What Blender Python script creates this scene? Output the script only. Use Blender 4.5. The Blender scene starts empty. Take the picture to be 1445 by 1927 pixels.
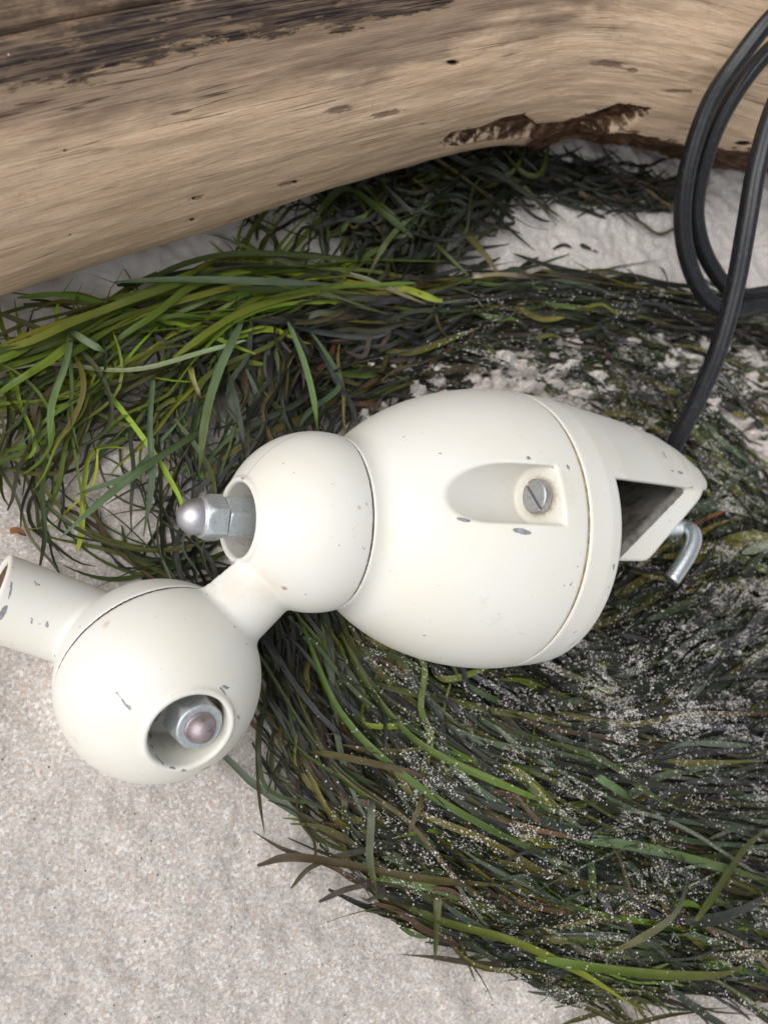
import bpy, math, random
import numpy as np
from mathutils import Vector, Matrix
from mathutils.bvhtree import BVHTree

random.seed(7)
rng = np.random.default_rng(11)
SC = bpy.context.scene
COL = SC.collection

# ------------------------------------------------------------------ frame maths
# view frame in millimetres (x right, y up, z towards the viewer), F = focal length in photo pixels
F = 1600.0
CX, CY = 722.5, 963.5
G = np.array([0.445, 0.25, 1.0]); G /= np.linalg.norm(G)          # zenith seen in the view frame
WX = np.array([1.0, 0, 0]) - G[0] * G; WX /= np.linalg.norm(WX)
WY = np.cross(G, WX)
R3 = np.stack([WX, WY, G])                                          # rows = world axes
BALL_A = np.array([-59.4, -44.2, -225.0])
GROUND0 = float(G @ BALL_A) - 25.8
BODY = np.array([33.6, -5.3, -272.0])
OFF = np.array([-(WX @ BODY), -(WY @ BODY), -GROUND0])

def W(p):                                                           # view frame mm -> world m
    p = np.asarray(p, float)
    return (p @ R3.T + OFF) * 0.001
def ray(px, py):
    return np.array([(px - CX) / F, -(py - CY) / F, -1.0])
def on_height(px, py, h):                                           # world point at height h mm under a pixel
    px = np.asarray(px, float); py = np.asarray(py, float)
    d = np.stack([(px - CX) / F, -(py - CY) / F, -np.ones_like(px)], -1)
    s = (GROUND0 + h) / (d @ G)
    return W(d * s[..., None])
def to_px(w):                                                       # world m -> photo pixels
    p = (np.asarray(w) * 1000 - OFF) @ R3
    return CX + F * p[..., 0] / -p[..., 2], CY - F * p[..., 1] / -p[..., 2]

# ------------------------------------------------------------------ camera, sky, sun, exposure
cam_d = bpy.data.cameras.new('camera')
cam = bpy.data.objects.new('camera', cam_d); COL.objects.link(cam)
cam_d.sensor_fit = 'HORIZONTAL'; cam_d.sensor_width = 36.0
cam_d.lens = 36.0 * F / 1445.0
cam_d.clip_start = 0.01; cam_d.clip_end = 500
M = Matrix([[R3[0][0], R3[0][1], R3[0][2], 0], [R3[1][0], R3[1][1], R3[1][2], 0], [R3[2][0], R3[2][1], R3[2][2], 0], [0, 0, 0, 1]])
cam.matrix_world = Matrix.Translation(Vector(W([0, 0, 0]))) @ M
cam_d.dof.use_dof = True
cam_d.dof.focus_distance = 0.232
cam_d.dof.aperture_fstop = 19.0
SC.camera = cam

SUN_DIR = (np.array([-0.26, 0.10, 0.96]) @ R3.T); SUN_DIR /= np.linalg.norm(SUN_DIR)
elev = math.asin(SUN_DIR[2]); azim = math.atan2(SUN_DIR[0], SUN_DIR[1])
wd = bpy.data.worlds.new('World'); SC.world = wd; wd.use_nodes = True
nt = wd.node_tree
sky = nt.nodes.new('ShaderNodeTexSky'); sky.sky_type = 'NISHITA'; sky.sun_disc = False
sky.sun_elevation = elev; sky.sun_rotation = azim; sky.dust_density = 4.0; sky.air_density = 1.0
hs = nt.nodes.new('ShaderNodeHueSaturation'); hs.inputs['Saturation'].default_value = 0.16
bg = nt.nodes['Background']; bg.inputs['Strength'].default_value = 0.15
nt.links.new(sky.outputs[0], hs.inputs['Color']); nt.links.new(hs.outputs[0], bg.inputs['Color'])
sl = bpy.data.lights.new('sun', 'SUN'); sl.energy = 1.2; sl.angle = math.radians(75); sl.color = (1, 0.975, 0.94)
so = bpy.data.objects.new('sun', sl); COL.objects.link(so)
so.rotation_euler = Vector(SUN_DIR).to_track_quat('Z', 'Y').to_euler(); so.location = (0, 0, 2)
SC.view_settings.view_transform = 'Standard'; SC.view_settings.look = 'None'
SC.view_settings.gamma = 1; SC.view_settings.use_curve_mapping = False
SC.view_settings.exposure = 0.08
SC.cycles.max_bounces = 8

# ------------------------------------------------------------------ helpers
def obj(name, verts, faces, mats, parent=None, smooth=True, midx=None, origin=(0, 0, 0)):
    me = bpy.data.meshes.new(name)
    v = np.asarray(verts, np.float32) - np.asarray(origin, np.float32)
    f = np.asarray(faces, np.int32) if not isinstance(faces, list) else None
    if f is not None:
        k = f.shape[1]
        me.vertices.add(len(v)); me.vertices.foreach_set('co', v.ravel())
        me.loops.add(f.size); me.loops.foreach_set('vertex_index', f.ravel())
        me.polygons.add(len(f)); me.polygons.foreach_set('loop_start', np.arange(0, f.size, k, dtype=np.int32))
        me.polygons.foreach_set('loop_total', np.full(len(f), k, np.int32))
        me.update(calc_edges=True)
    else:
        me.from_pydata([tuple(map(float, q)) for q in v], [], faces)
    me.validate()
    if smooth: me.polygons.foreach_set('use_smooth', np.ones(len(me.polygons), bool))
    for m in (mats if isinstance(mats, (list, tuple)) else [mats]): me.materials.append(m)
    if midx is not None: me.polygons.foreach_set('material_index', np.asarray(midx, np.int32))
    o = bpy.data.objects.new(name, me); COL.objects.link(o)
    if parent is not None: o.parent = parent
    else: o.location = origin
    return o
def tag(o, label=None, cat=None, group=None, kind=None):
    if label: o['label'] = label
    if cat: o['category'] = cat
    if group: o['group'] = group
    if kind: o['kind'] = kind
    return o
def attr(o, name, vals):
    a = o.data.attributes.new(name, 'FLOAT', 'POINT'); a.data.foreach_set('value', np.asarray(vals, np.float32))
def attr_col(o, name, vals):
    a = o.data.attributes.new(name, 'FLOAT_COLOR', 'POINT')
    c = np.ones((len(vals), 4), np.float32); c[:, :3] = vals; a.data.foreach_set('color', c.ravel())

def hash2(ix, iy, s):
    n = (ix.astype(np.int64) * 374761393 + iy.astype(np.int64) * 668265263 + s * 2147483647) & 0xffffffff
    n = ((n ^ (n >> 13)) * 1274126177) & 0xffffffff
    n = ((n ^ (n >> 16)) * 2246822519) & 0xffffffff
    return ((n ^ (n >> 15)) & 0xffffff) / float(0xffffff)
def vnoise(x, y, s=0):
    ix = np.floor(x); iy = np.floor(y); fx = x - ix; fy = y - iy
    fx = fx * fx * (3 - 2 * fx); fy = fy * fy * (3 - 2 * fy)
    ix = ix.astype(np.int64); iy = iy.astype(np.int64)
    a = hash2(ix, iy, s); b = hash2(ix + 1, iy, s); c = hash2(ix, iy + 1, s); d = hash2(ix + 1, iy + 1, s)
    return (a * (1 - fx) + b * fx) * (1 - fy) + (c * (1 - fx) + d * fx) * fy - 0.5
def fbm(x, y, o=4, s=0):
    r = 0; a = 1.0
    for k in range(o):
        r = r + a * vnoise(x * 2 ** k + 17.3 * k, y * 2 ** k - 9.1 * k, s + k); a *= 0.5
    return r
def sstep(a, b, x):
    t = np.clip((x - a) / (b - a), 0, 1); return t * t * (3 - 2 * t)

def surf_net(f, lo, hi, h):
    ax = [np.arange(lo[i], hi[i] + h, h, dtype=np.float64) for i in range(3)]
    nx, ny, nz = map(len, ax)
    Fv = np.empty((nx, ny, nz), np.float32)
    for i in range(0, nx, 24):
        X, Y, Z = np.meshgrid(ax[0][i:i + 24], ax[1], ax[2], indexing='ij'); Fv[i:i + 24] = f(X, Y, Z)
    S = Fv < 0
    cnt = np.zeros((nx - 1, ny - 1, nz - 1), np.int8)
    for a in (0, 1):
        for b in (0, 1):
            for c in (0, 1): cnt += S[a:nx - 1 + a, b:ny - 1 + b, c:nz - 1 + c]
    act = np.argwhere((cnt > 0) & (cnt < 8))
    idx = -np.ones(cnt.shape, np.int32); idx[tuple(act.T)] = np.arange(len(act))
    acc = np.zeros((len(act), 3)); n = np.zeros(len(act))
    cs = [(0, 0, 0), (1, 0, 0), (0, 1, 0), (1, 1, 0), (0, 0, 1), (1, 0, 1), (0, 1, 1), (1, 1, 1)]
    for i in range(8):
        for j in range(i + 1, 8):
            d = np.abs(np.subtract(cs[i], cs[j]))
            if d.sum() != 1: continue
            A = act + cs[i]; B = act + cs[j]
            fa = Fv[tuple(A.T)]; fb = Fv[tuple(B.T)]
            m = (fa < 0) != (fb < 0)
            t = np.where(m, fa / np.where(m, fa - fb, 1), 0)
            acc += np.where(m[:, None], A + (B - A) * t[:, None], 0); n += m
    V = acc / n[:, None] * h + np.array(lo)
    quads = []
    for axis in range(3):
        s0 = [slice(None)] * 3; s1 = [slice(None)] * 3
        s0[axis] = slice(0, -1); s1[axis] = slice(1, None)
        a = S[tuple(s0)]; b = S[tuple(s1)]
        e = np.argwhere(a != b)
        o1, o2 = [(1, 2), (2, 0), (0, 1)][axis]
        ok = (e[:, o1] > 0) & (e[:, o2] > 0) & (e[:, o1] < cnt.shape[o1]) & (e[:, o2] < cnt.shape[o2])
        e = e[ok]; fl = a[tuple(e.T)]
        def cell(d1, d2):
            c = e.copy(); c[:, o1] -= d1; c[:, o2] -= d2; return idx[tuple(c.T)]
        q = np.stack([cell(1, 1), cell(0, 1), cell(0, 0), cell(1, 0)], 1)
        q[~fl] = q[~fl][:, ::-1]; quads.append(q)
    Q = np.concatenate(quads)
    e = 0.02
    for _ in range(3):
        x, y, z = V.T; v0 = f(x, y, z)
        g = np.stack([f(x + e, y, z) - f(x - e, y, z), f(x, y + e, z) - f(x, y - e, z), f(x, y, z + e) - f(x, y, z - e)], 1) / (2 * e)
        g2 = np.maximum((g * g).sum(1), 0.25)
        st = -(v0 / g2)[:, None] * g
        ln = np.linalg.norm(st, axis=1, keepdims=True); st *= np.minimum(1, 0.4 * h / np.maximum(ln, 1e-9))
        V = V + st
    return V, Q

def smin(a, b, k):
    h = np.clip(0.5 + 0.5 * (b - a) / k, 0, 1); return b * (1 - h) + a * h - k * h * (1 - h)
def smax(a, b, k): return -smin(-a, -b, k)
def cyl(P, c, d, r, t0, t1, k=0.4):                                 # finite cylinder from c along d
    q = [P[i] - c[i] for i in range(3)]
    t = q[0] * d[0] + q[1] * d[1] + q[2] * d[2]
    rr = np.sqrt(np.maximum(q[0] ** 2 + q[1] ** 2 + q[2] ** 2 - t * t, 1e-9))
    return smax(rr - r, np.maximum(t0 - t, t - t1), k)

def sweep(path, sec, closed_ends=True):                             # parallel transport sweep of a 2-D section
    P = np.asarray(path, float); n = len(P)
    T = np.gradient(P, axis=0); T /= np.linalg.norm(T, axis=1, keepdims=True)
    u = np.cross(T[0], [0.1, 0.2, 1]); u /= np.linalg.norm(u)
    V = []; secf = sec if callable(sec) else (lambda i: sec)
    for i in range(n):
        u = u - (u @ T[i]) * T[i]; u /= np.linalg.norm(u); v = np.cross(T[i], u)
        s = np.asarray(secf(i)); V.append(P[i] + s[:, :1] * u + s[:, 1:2] * v)
    m = len(s); V = np.concatenate(V)
    i = np.arange(n - 1)[:, None] * m; j = np.arange(m)[None]; j2 = (j + 1) % m
    Fq = np.stack([i + j, i + j2, i + m + j2, i + m + j], -1).reshape(-1, 4)
    faces = [tuple(map(int, q)) for q in Fq]
    if closed_ends: faces += [tuple(range(m))[::-1], tuple(range((n - 1) * m, n * m))]
    return V, faces
def catmull(pts, n=12):
    P = np.asarray(pts, float); P = np.vstack([2 * P[0] - P[1], P, 2 * P[-1] - P[-2]]); out = []
    for i in range(1, len(P) - 2):
        t = np.linspace(0, 1, n, endpoint=False)[:, None]
        a, b, c, d = P[i - 1], P[i], P[i + 1], P[i + 2]
        out.append(0.5 * (2 * b + (c - a) * t + (2 * a - 5 * b + 4 * c - d) * t ** 2 + (3 * b - a - 3 * c + d) * t ** 3))
    out.append(P[-2][None]); return np.concatenate(out)
def circ(r, m=16):
    a = np.linspace(0, 2 * np.pi, m, endpoint=False); return np.stack([r * np.cos(a), r * np.sin(a)], 1)

# ------------------------------------------------------------------ material helpers
class NT:
    def __init__(s, name):
        s.m = bpy.data.materials.new(name); s.m.use_nodes = True; s.t = s.m.node_tree
        s.b = s.t.nodes['Principled BSDF']
    def n(s, typ, **kw):
        x = s.t.nodes.new(typ)
        for k, v in kw.items():
            if k.startswith('i_'):
                key = k[2:].replace('_', ' '); x.inputs[int(key) if key.isdigit() else key].default_value = v
            else: setattr(x, k, v)
        return x
    def l(s, a, b): s.t.links.new(a, b)
    def val(s, sock, v):
        if isinstance(v, (int, float)): sock.default_value = v
        elif isinstance(v, (tuple, list)): sock.default_value = tuple(v) + ((1,) if len(v) == 3 and sock.type == 'RGBA' else ())
        else: s.l(v, sock)
    def mth(s, op, a, b=0.0, c=0.0, clamp=False):
        x = s.t.nodes.new('ShaderNodeMath'); x.operation = op; x.use_clamp = clamp
        s.val(x.inputs[0], a); s.val(x.inputs[1], b); s.val(x.inputs[2], c); return x.outputs[0]
    def vm(s, op, a, b=None, out=0):
        x = s.t.nodes.new('ShaderNodeVectorMath'); x.operation = op
        s.val(x.inputs[0], a)
        if b is not None: s.val(x.inputs[1], b)
        return x.outputs[out]
    def mix(s, fac, a, b, mode='MIX'):
        x = s.t.nodes.new('ShaderNodeMix'); x.data_type = 'RGBA'; x.blend_type = mode
        s.val(x.inputs[0], fac); s.val(x.inputs[6], a); s.val(x.inputs[7], b); return x.outputs[2]
    def noise(s, vec, scale, detail=3, rough=0.5, out=0, dist=0.0):
        x = s.n('ShaderNodeTexNoise', i_Scale=scale, i_Detail=detail, i_Roughness=rough, i_Distortion=dist); s.l(vec, x.inputs['Vector']); return x.outputs[out]
    def vor(s, vec, scale, out='Distance'):
        x = s.n('ShaderNodeTexVoronoi', i_Scale=scale); s.l(vec, x.inputs['Vector']); return x.outputs[out]
    def ramp(s, fac, stops):
        x = s.t.nodes.new('ShaderNodeValToRGB'); s.val(x.inputs[0], fac); e = x.color_ramp.elements
        e[0].position, e[0].color = stops[0][0], tuple(stops[0][1]) + (1,)
        e[1].position, e[1].color = stops[-1][0], tuple(stops[-1][1]) + (1,)
        for p, c in stops[1:-1]: q = e.new(p); q.color = tuple(c) + (1,)
        return x.outputs[0]
    def sm(s, x_, a, b):                                            # smooth step mask
        x = s.n('ShaderNodeMapRange', interpolation_type='SMOOTHSTEP'); s.val(x.inputs[0], x_)
        x.inputs[1].default_value = a; x.inputs[2].default_value = b; return x.outputs[0]
    def bump(s, h, strength, dist, prev=None):
        x = s.n('ShaderNodeBump', i_Strength=strength, i_Distance=dist); s.l(h, x.inputs['Height'])
        if prev is not None: s.l(prev, x.inputs['Normal'])
        return x.outputs[0]
    def attr(s, name, out=2):
        x = s.n('ShaderNodeAttribute', attribute_name=name); return x.outputs[out]
    def out(s, col=None, rough=None, nor=None, metal=None):
        if col is not None: s.val(s.b.inputs['Base Color'], col)
        if rough is not None: s.val(s.b.inputs['Roughness'], rough)
        if nor is not None: s.l(nor, s.b.inputs['Normal'])
        if metal is not None: s.val(s.b.inputs['Metallic'], metal)
        return s.m
    def pos(s): return s.n('ShaderNodeNewGeometry').outputs['Position']
    def ob(s): return s.n('ShaderNodeTexCoord').outputs['Object']

# ---- sand
def mat_sand():
    m = NT('sand'); p = m.ob()
    big = m.noise(p, 22, 3); mid = m.noise(p, 260, 3, 0.6)
    g1 = m.noise(p, 980, 4, 0.85); cell = m.vor(p, 1250, 'Color')
    sep = m.n('ShaderNodeSeparateColor'); m.l(cell, sep.inputs[0])
    c = m.ramp(g1, [(0.28, (0.25, 0.215, 0.195)), (0.5, (0.525, 0.48, 0.445)), (0.72, (0.76, 0.73, 0.70))])
    c = m.mix(m.mth('MULTIPLY', m.sm(sep.outputs[0], 0.80, 0.95), 0.5), c, (0.50, 0.33, 0.21))
    c = m.mix(m.mth('MULTIPLY', m.sm(sep.outputs[1], 0.72, 0.95), 0.45), c, (0.88, 0.87, 0.86))
    c = m.mix(m.mth('MULTIPLY', m.sm(sep.outputs[2], 0.80, 0.95), 0.55), c, (0.30, 0.27, 0.26))
    c2 = m.vor(p, 420, 'Distance'); cc = m.vor(p, 420, 'Color'); s2 = m.n('ShaderNodeSeparateColor'); m.l(cc, s2.inputs[0])
    spk = m.mth('MULTIPLY', m.mth('LESS_THAN', c2, 0.13), m.mth('GREATER_THAN', s2.outputs[0], 0.90))
    c = m.mix(m.mth('MULTIPLY', spk, 0.85), c, (0.04, 0.032, 0.03))
    c = m.mix(m.mth('MULTIPLY', m.sm(mid, 0.4, 0.75), 0.3), c, (0.46, 0.42, 0.40))
    c = m.mix(m.mth('MULTIPLY', m.sm(big, 0.4, 0.7), 0.16), c, (0.44, 0.40, 0.375))
    c = m.mix(m.mth('MULTIPLY', m.sm(m.noise(p, 75, 4, 0.6), 0.45, 0.7), 0.10), c, (0.36, 0.33, 0.315))
    c = m.mix(m.mth('MULTIPLY', m.attr('lightened'), 0.75), c, (0.86, 0.84, 0.825))  # painted brightening: whiter sand makes up for the shade beside the log
    h = m.mth('ADD', m.mth('MULTIPLY', g1, 1.0), m.mth('MULTIPLY', mid, 0.6))
    n = m.bump(h, 0.55, 0.0007)
    return m.out(c, 0.9, n)
# ---- wood
def mat_wood():
    m = NT('driftwood')
    uv = m.n('ShaderNodeUVMap', uv_map='grain').outputs[0]           # u along the log, v round it, both in metres
    def sc(a, b):
        return m.vm('MULTIPLY', uv, (a, b, 1))
    wob = m.noise(sc(6, 6), 1.5, 2, out=1)
    uvd = m.vm('ADD', uv, m.vm('SCALE', m.vm('SUBTRACT', wob, (0.5, 0.5, 0.5))))
    m.t.nodes[-1]
    fib = m.noise(sc(38, 1300), 1, 4, 0.7); fib2 = m.noise(sc(20, 380), 1, 5, 0.7, dist=0.15)
    broad = m.noise(sc(24, 70), 1, 4, 0.65, dist=0.3); fine = m.noise(sc(900, 1400), 1, 2)
    c = m.ramp(m.mth('ADD', m.mth('MULTIPLY', fib2, 0.72), m.mth('MULTIPLY', broad, 0.28)),
               [(0.26, (0.47, 0.31, 0.20)), (0.43, (0.64, 0.455, 0.305)), (0.57, (0.73, 0.545, 0.38)), (0.74, (0.82, 0.655, 0.48))])
    c = m.mix(m.mth('MULTIPLY', m.sm(fib, 0.50, 0.72), 0.40), c, (0.17, 0.115, 0.075))
    pore = m.noise(sc(160, 2600), 1, 3, 0.6)
    c = m.mix(m.mth('MULTIPLY', m.sm(pore, 0.56, 0.66), 0.32), c, (0.20, 0.13, 0.085))
    c = m.mix(m.mth('MULTIPLY', m.sm(pore, 0.45, 0.36), 0.25), c, (0.80, 0.64, 0.47))
    blot = m.noise(sc(45, 45), 1, 5, 0.7)
    c = m.mix(m.mth('MULTIPLY', m.sm(blot, 0.54, 0.70), 0.2), c, (0.30, 0.20, 0.14))
    # weathered greyish brown band below the stained strip
    st = m.attr('stain')                                            # + above the edge of the dark strip, in mm
    gr = m.mth('MULTIPLY', m.sm(m.mth('ADD', st, m.mth('MULTIPLY', m.mth('SUBTRACT', broad, 0.5), 40)), -22, -9), 0.85)
    c = m.mix(gr, c, m.ramp(fib2, [(0.35, (0.17, 0.115, 0.085)), (0.6, (0.34, 0.245, 0.175))]))
    # thin splits that follow the grain
    ln = m.noise(sc(9, 420), 1, 2, 0.5, dist=0.12)
    ln2 = m.mth('ABSOLUTE', m.mth('SUBTRACT', ln, 0.5))
    gate = m.sm(m.noise(sc(20, 90), 1, 2), 0.55, 0.64)
    crk = m.mth('MULTIPLY', m.mth('SUBTRACT', 1.0, m.sm(ln2, 0.0, 0.014)), gate)
    c = m.mix(m.mth('MULTIPLY', crk, 0.75), c, (0.07, 0.045, 0.03))
    # fine criss-cross scratches
    scr = m.noise(sc(500, 90), 1, 2, 0.5, dist=1.5)
    scm = m.mth('MULTIPLY', m.mth('SUBTRACT', 1.0, m.sm(m.mth('ABSOLUTE', m.mth('SUBTRACT', scr, 0.5)), 0.0, 0.012)), m.sm(m.noise(sc(30, 30), 1, 2), 0.5, 0.62))
    c = m.mix(m.mth('MULTIPLY', scm, 0.25), c, (0.14, 0.10, 0.08))
    # dark stain with ragged edge
    rag = m.mth('ADD', m.mth('MULTIPLY', m.mth('SUBTRACT', m.noise(sc(90, 420), 1, 5, 0.7), 0.5), 20), m.mth('MULTIPLY', m.mth('SUBTRACT', broad, 0.5), 16))
    sa = m.mth('ADD', st, rag)
    s_in = m.mth('MULTIPLY', m.sm(sa, -0.8, 1.6), m.mth('ADD', 0.72, m.mth('MULTIPLY', m.sm(fib, 0.62, 0.40), 0.28)))
    flk = m.sm(m.noise(sc(70, 300), 1, 4, 0.65), 0.57, 0.63)
    far = m.sm(m.mth('ADD', st, m.mth('MULTIPLY', m.mth('SUBTRACT', broad, 0.5), 30)), 12, 19)
    dk = m.ramp(fib, [(0.35, (0.016, 0.012, 0.014)), (0.5, (0.05, 0.036, 0.034)), (0.68, (0.13, 0.09, 0.07))])
    up = m.ramp(m.noise(sc(110, 260), 1, 5, 0.7), [(0.35, (0.045, 0.033, 0.027)), (0.5, (0.13, 0.088, 0.062)), (0.66, (0.29, 0.20, 0.135))])
    dk = m.mix(far, dk, up); dk = m.mix(m.mth('MULTIPLY', flk, 0.75), dk, (0.28, 0.19, 0.115))
    c = m.mix(s_in, c, dk)
    rim = m.mth('MULTIPLY', m.sm(sa, -3.0, -0.3), m.mth('SUBTRACT', 1.0, s_in))
    c = m.mix(m.mth('MULTIPLY', rim, 0.5), c, (0.36, 0.26, 0.155))
    # rotten red-brown hollow and underside
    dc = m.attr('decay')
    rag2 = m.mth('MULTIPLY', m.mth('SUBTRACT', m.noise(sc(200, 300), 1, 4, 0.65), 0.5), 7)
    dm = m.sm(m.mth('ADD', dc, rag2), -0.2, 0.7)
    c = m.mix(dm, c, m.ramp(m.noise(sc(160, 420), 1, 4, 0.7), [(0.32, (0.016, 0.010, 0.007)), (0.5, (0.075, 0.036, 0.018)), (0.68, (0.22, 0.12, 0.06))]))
    kn = m.attr('knot')
    km = m.sm(m.mth('ADD', kn, m.mth('MULTIPLY', m.mth('SUBTRACT', m.noise(sc(260, 900), 1, 4, 0.7), 0.5), 3.4)), 0.0, 0.5)
    c = m.mix(m.mth('MULTIPLY', km, 0.68), c, (0.11, 0.07, 0.055))
    hl = m.attr('hole'); hm = m.sm(hl, 0.0, 0.35)
    c = m.mix(hm, c, (0.012, 0.008, 0.006))
    # stray grains of sand
    vc = m.vor(sc(1, 1), 260, 'Distance'); vcc = m.vor(sc(1, 1), 260, 'Color'); s2 = m.n('ShaderNodeSeparateColor'); m.l(vcc, s2.inputs[0])
    spk = m.mth('MULTIPLY', m.mth('LESS_THAN', vc, 0.045), m.mth('GREATER_THAN', s2.outputs[0], 0.90))
    c = m.mix(spk, c, (0.85, 0.80, 0.72))
    h = m.mth('ADD', m.mth('MULTIPLY', fib, 0.45), m.mth('ADD', m.mth('MULTIPLY', fib2, 0.5), m.mth('MULTIPLY', pore, -0.35)))
    h = m.mth('SUBTRACT', h, m.mth('MULTIPLY', crk, 0.8)); h = m.mth('SUBTRACT', h, m.mth('MULTIPLY', s_in, 0.9))
    h = m.mth('SUBTRACT', h, m.mth('MULTIPLY', dm, 1.6)); h = m.mth('SUBTRACT', h, m.mth('MULTIPLY', hm, 1.5))
    h = m.mth('ADD', h, m.mth('MULTIPLY', fine, 0.12))
    n = m.bump(h, 0.9, 0.0007)
    m.b.inputs['Specular IOR Level'].default_value = 0.2
    return m.out(c, m.mth('ADD', 0.62, m.mth('MULTIPLY', fib, 0.15)), n)
# ---- enamel paint; chips = list of (centre world, long axis, half length, half width) in metres
def mat_paint(name, chips=(), lines=(), col=(0.72, 0.708, 0.668), soil=0.5, wear=0.0, rough=0.40, dirty=(), raw=False):
    m = NT(name); p = m.pos()
    mott = m.noise(p, 45, 3)
    c = m.mix(m.sm(mott, 0.35, 0.75), col, (col[0] * 0.985, col[1] * 0.965, col[2] * 0.90))
    dn = m.noise(p, 380, 4, 0.7); patch = m.noise(p, 60, 2)
    dirt = m.mth('MULTIPLY', m.sm(dn, 0.63, 0.74), m.sm(patch, 0.54, 0.68))
    c = m.mix(m.mth('MULTIPLY', dirt, soil * 0.5), c, (0.50, 0.38, 0.24))
    vd = m.vor(p, 210); vcol = m.vor(p, 210, 'Color'); s2 = m.n('ShaderNodeSeparateColor'); m.l(vcol, s2.inputs[0])
    spk = m.mth('MULTIPLY', m.mth('LESS_THAN', vd, 0.055), m.mth('GREATER_THAN', s2.outputs[0], 0.80))
    c = m.mix(m.mth('MULTIPLY', spk, 0.7), c, (0.22, 0.17, 0.13))
    rub = m.mth('MULTIPLY', m.sm(m.noise(p, 120, 5, 0.75, dist=1.2), 0.60, 0.66), m.sm(m.noise(p, 35, 2), 0.45, 0.6))
    c = m.mix(m.mth('MULTIPLY', rub, 0.10 * (1 + soil)), c, (0.40, 0.36, 0.30))
    vs2 = m.vor(p, 480); vsc = m.vor(p, 480, 'Color'); s3 = m.n('ShaderNodeSeparateColor'); m.l(vsc, s3.inputs[0])
    sp2 = m.mth('MULTIPLY', m.mth('LESS_THAN', vs2, 0.09), m.mth('GREATER_THAN', s3.outputs[1], 0.86))
    c = m.mix(m.mth('MULTIPLY', sp2, 0.45), c, (0.34, 0.25, 0.17))
    geo = m.n('ShaderNodeNewGeometry')
    wn = m.noise(p, 700, 4, 0.7)
    if wear > 0:
        wv = m.mth('ADD', geo.outputs['Pointiness'], m.mth('MULTIPLY', m.mth('SUBTRACT', m.noise(p, 160, 4, 0.7), 0.5), 0.26))
        wm = m.sm(wv, 0.60 - wear, 0.615 - wear)
    else: wm = None
    # soil gathers in the creases
    cre = m.mth('MULTIPLY', m.sm(m.mth('SUBTRACT', 0.5, geo.outputs['Pointiness']), 0.015, 0.09), m.sm(wn, 0.3, 0.7))
    c = m.mix(m.mth('MULTIPLY', cre, 0.55 * soil), c, (0.42, 0.33, 0.22))
    for cen, r0, r1, dcol, amt in dirty:
        dd = m.mth('ADD', m.vm('DISTANCE', p, tuple(cen), 1), m.mth('MULTIPLY', m.mth('SUBTRACT', wn, 0.5), r1 * 0.9))
        mk = m.mth('SUBTRACT', 1.0, m.sm(dd, r0, r1)); c = m.mix(m.mth('MULTIPLY', mk, amt), c, dcol)
    for pn, pd, lim, limv, wid in lines:                            # thin parting line: plane and a half-space limit
        d = m.mth('ABSOLUTE', m.mth('SUBTRACT', m.vm('DOT_PRODUCT', p, tuple(pn), 1), pd))
        k = m.mth('MULTIPLY', m.mth('SUBTRACT', 1.0, m.sm(d, wid * 0.4, wid)), m.mth('GREATER_THAN', m.vm('DOT_PRODUCT', p, tuple(lim), 1), limv))
        c = m.mix(m.mth('MULTIPLY', k, 0.5), c, (0.16, 0.12, 0.10))
    metal = None
    if raw:
        rw = m.sm(m.mth('ADD', m.attr('bare'), m.mth('MULTIPLY', m.mth('SUBTRACT', wn, 0.5), 0.9)), -0.25, 0.15)
        c = m.mix(rw, c, m.ramp(m.noise(p, 150, 4, 0.7), [(0.35, (0.07, 0.055, 0.04)), (0.5, (0.16, 0.15, 0.135)), (0.7, (0.25, 0.24, 0.22))]))
    if len(chips):
        pj = m.vm('ADD', p, m.vm('MULTIPLY', m.vm('SUBTRACT', m.noise(p, 900, 3, 0.7, out=1), (0.5, 0.5, 0.5)), (0.0012, 0.0012, 0.0012)))
        acc = None
        for cen, u, a, b in chips:
            q = m.vm('SUBTRACT', pj, tuple(cen))
            du = m.vm('DOT_PRODUCT', q, tuple(u), 1); l2 = m.vm('DOT_PRODUCT', q, q, 1)
            e = m.mth('SUBTRACT', m.mth('MULTIPLY', l2, 1 / b ** 2), m.mth('MULTIPLY', m.mth('MULTIPLY', du, du), 1 / b ** 2 - 1 / a ** 2))
            k = m.mth('LESS_THAN', e, 1.0); acc = k if acc is None else m.mth('MAXIMUM', acc, k)
        metal = acc
    if wm is not None: metal = wm if metal is None else m.mth('MAXIMUM', metal, wm)
    nor = m.bump(m.noise(p, 70, 2), 0.25, 0.0006, m.bump(m.noise(p, 900, 2), 0.06, 0.0003))
    if metal is not None:
        c = m.mix(metal, c, m.ramp(wn, [(0.35, (0.17, 0.17, 0.185)), (0.65, (0.33, 0.33, 0.355))]))
        nor = m.bump(m.mth('SUBTRACT', 1.0, metal), 0.6, 0.0002, nor)
    return m.out(c, m.mth('ADD', rough, m.mth('MULTIPLY', mott, 0.12)), nor)
def mat_metal(name, col, rough, stain=(0.2, 0.12, 0.08), amt=0.4, metal=1.0, scale=350):
    m = NT(name); p = m.pos(); n1 = m.noise(p, scale, 4, 0.7); n2 = m.noise(p, scale * 3, 3, 0.6)
    c = m.mix(m.mth('MULTIPLY', m.sm(n1, 0.5, 0.68), amt), col, stain)
    c = m.mix(m.mth('MULTIPLY', m.sm(n2, 0.45, 0.7), 0.3), c, tuple(x * 0.55 for x in col))
    return m.out(c, m.mth('ADD', rough, m.mth('MULTIPLY', n1, 0.25)), m.bump(n2, 0.12, 0.0002), m.mth('SUBTRACT', metal, m.mth('MULTIPLY', m.sm(n1, 0.5, 0.7), amt * 0.6)))
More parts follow.
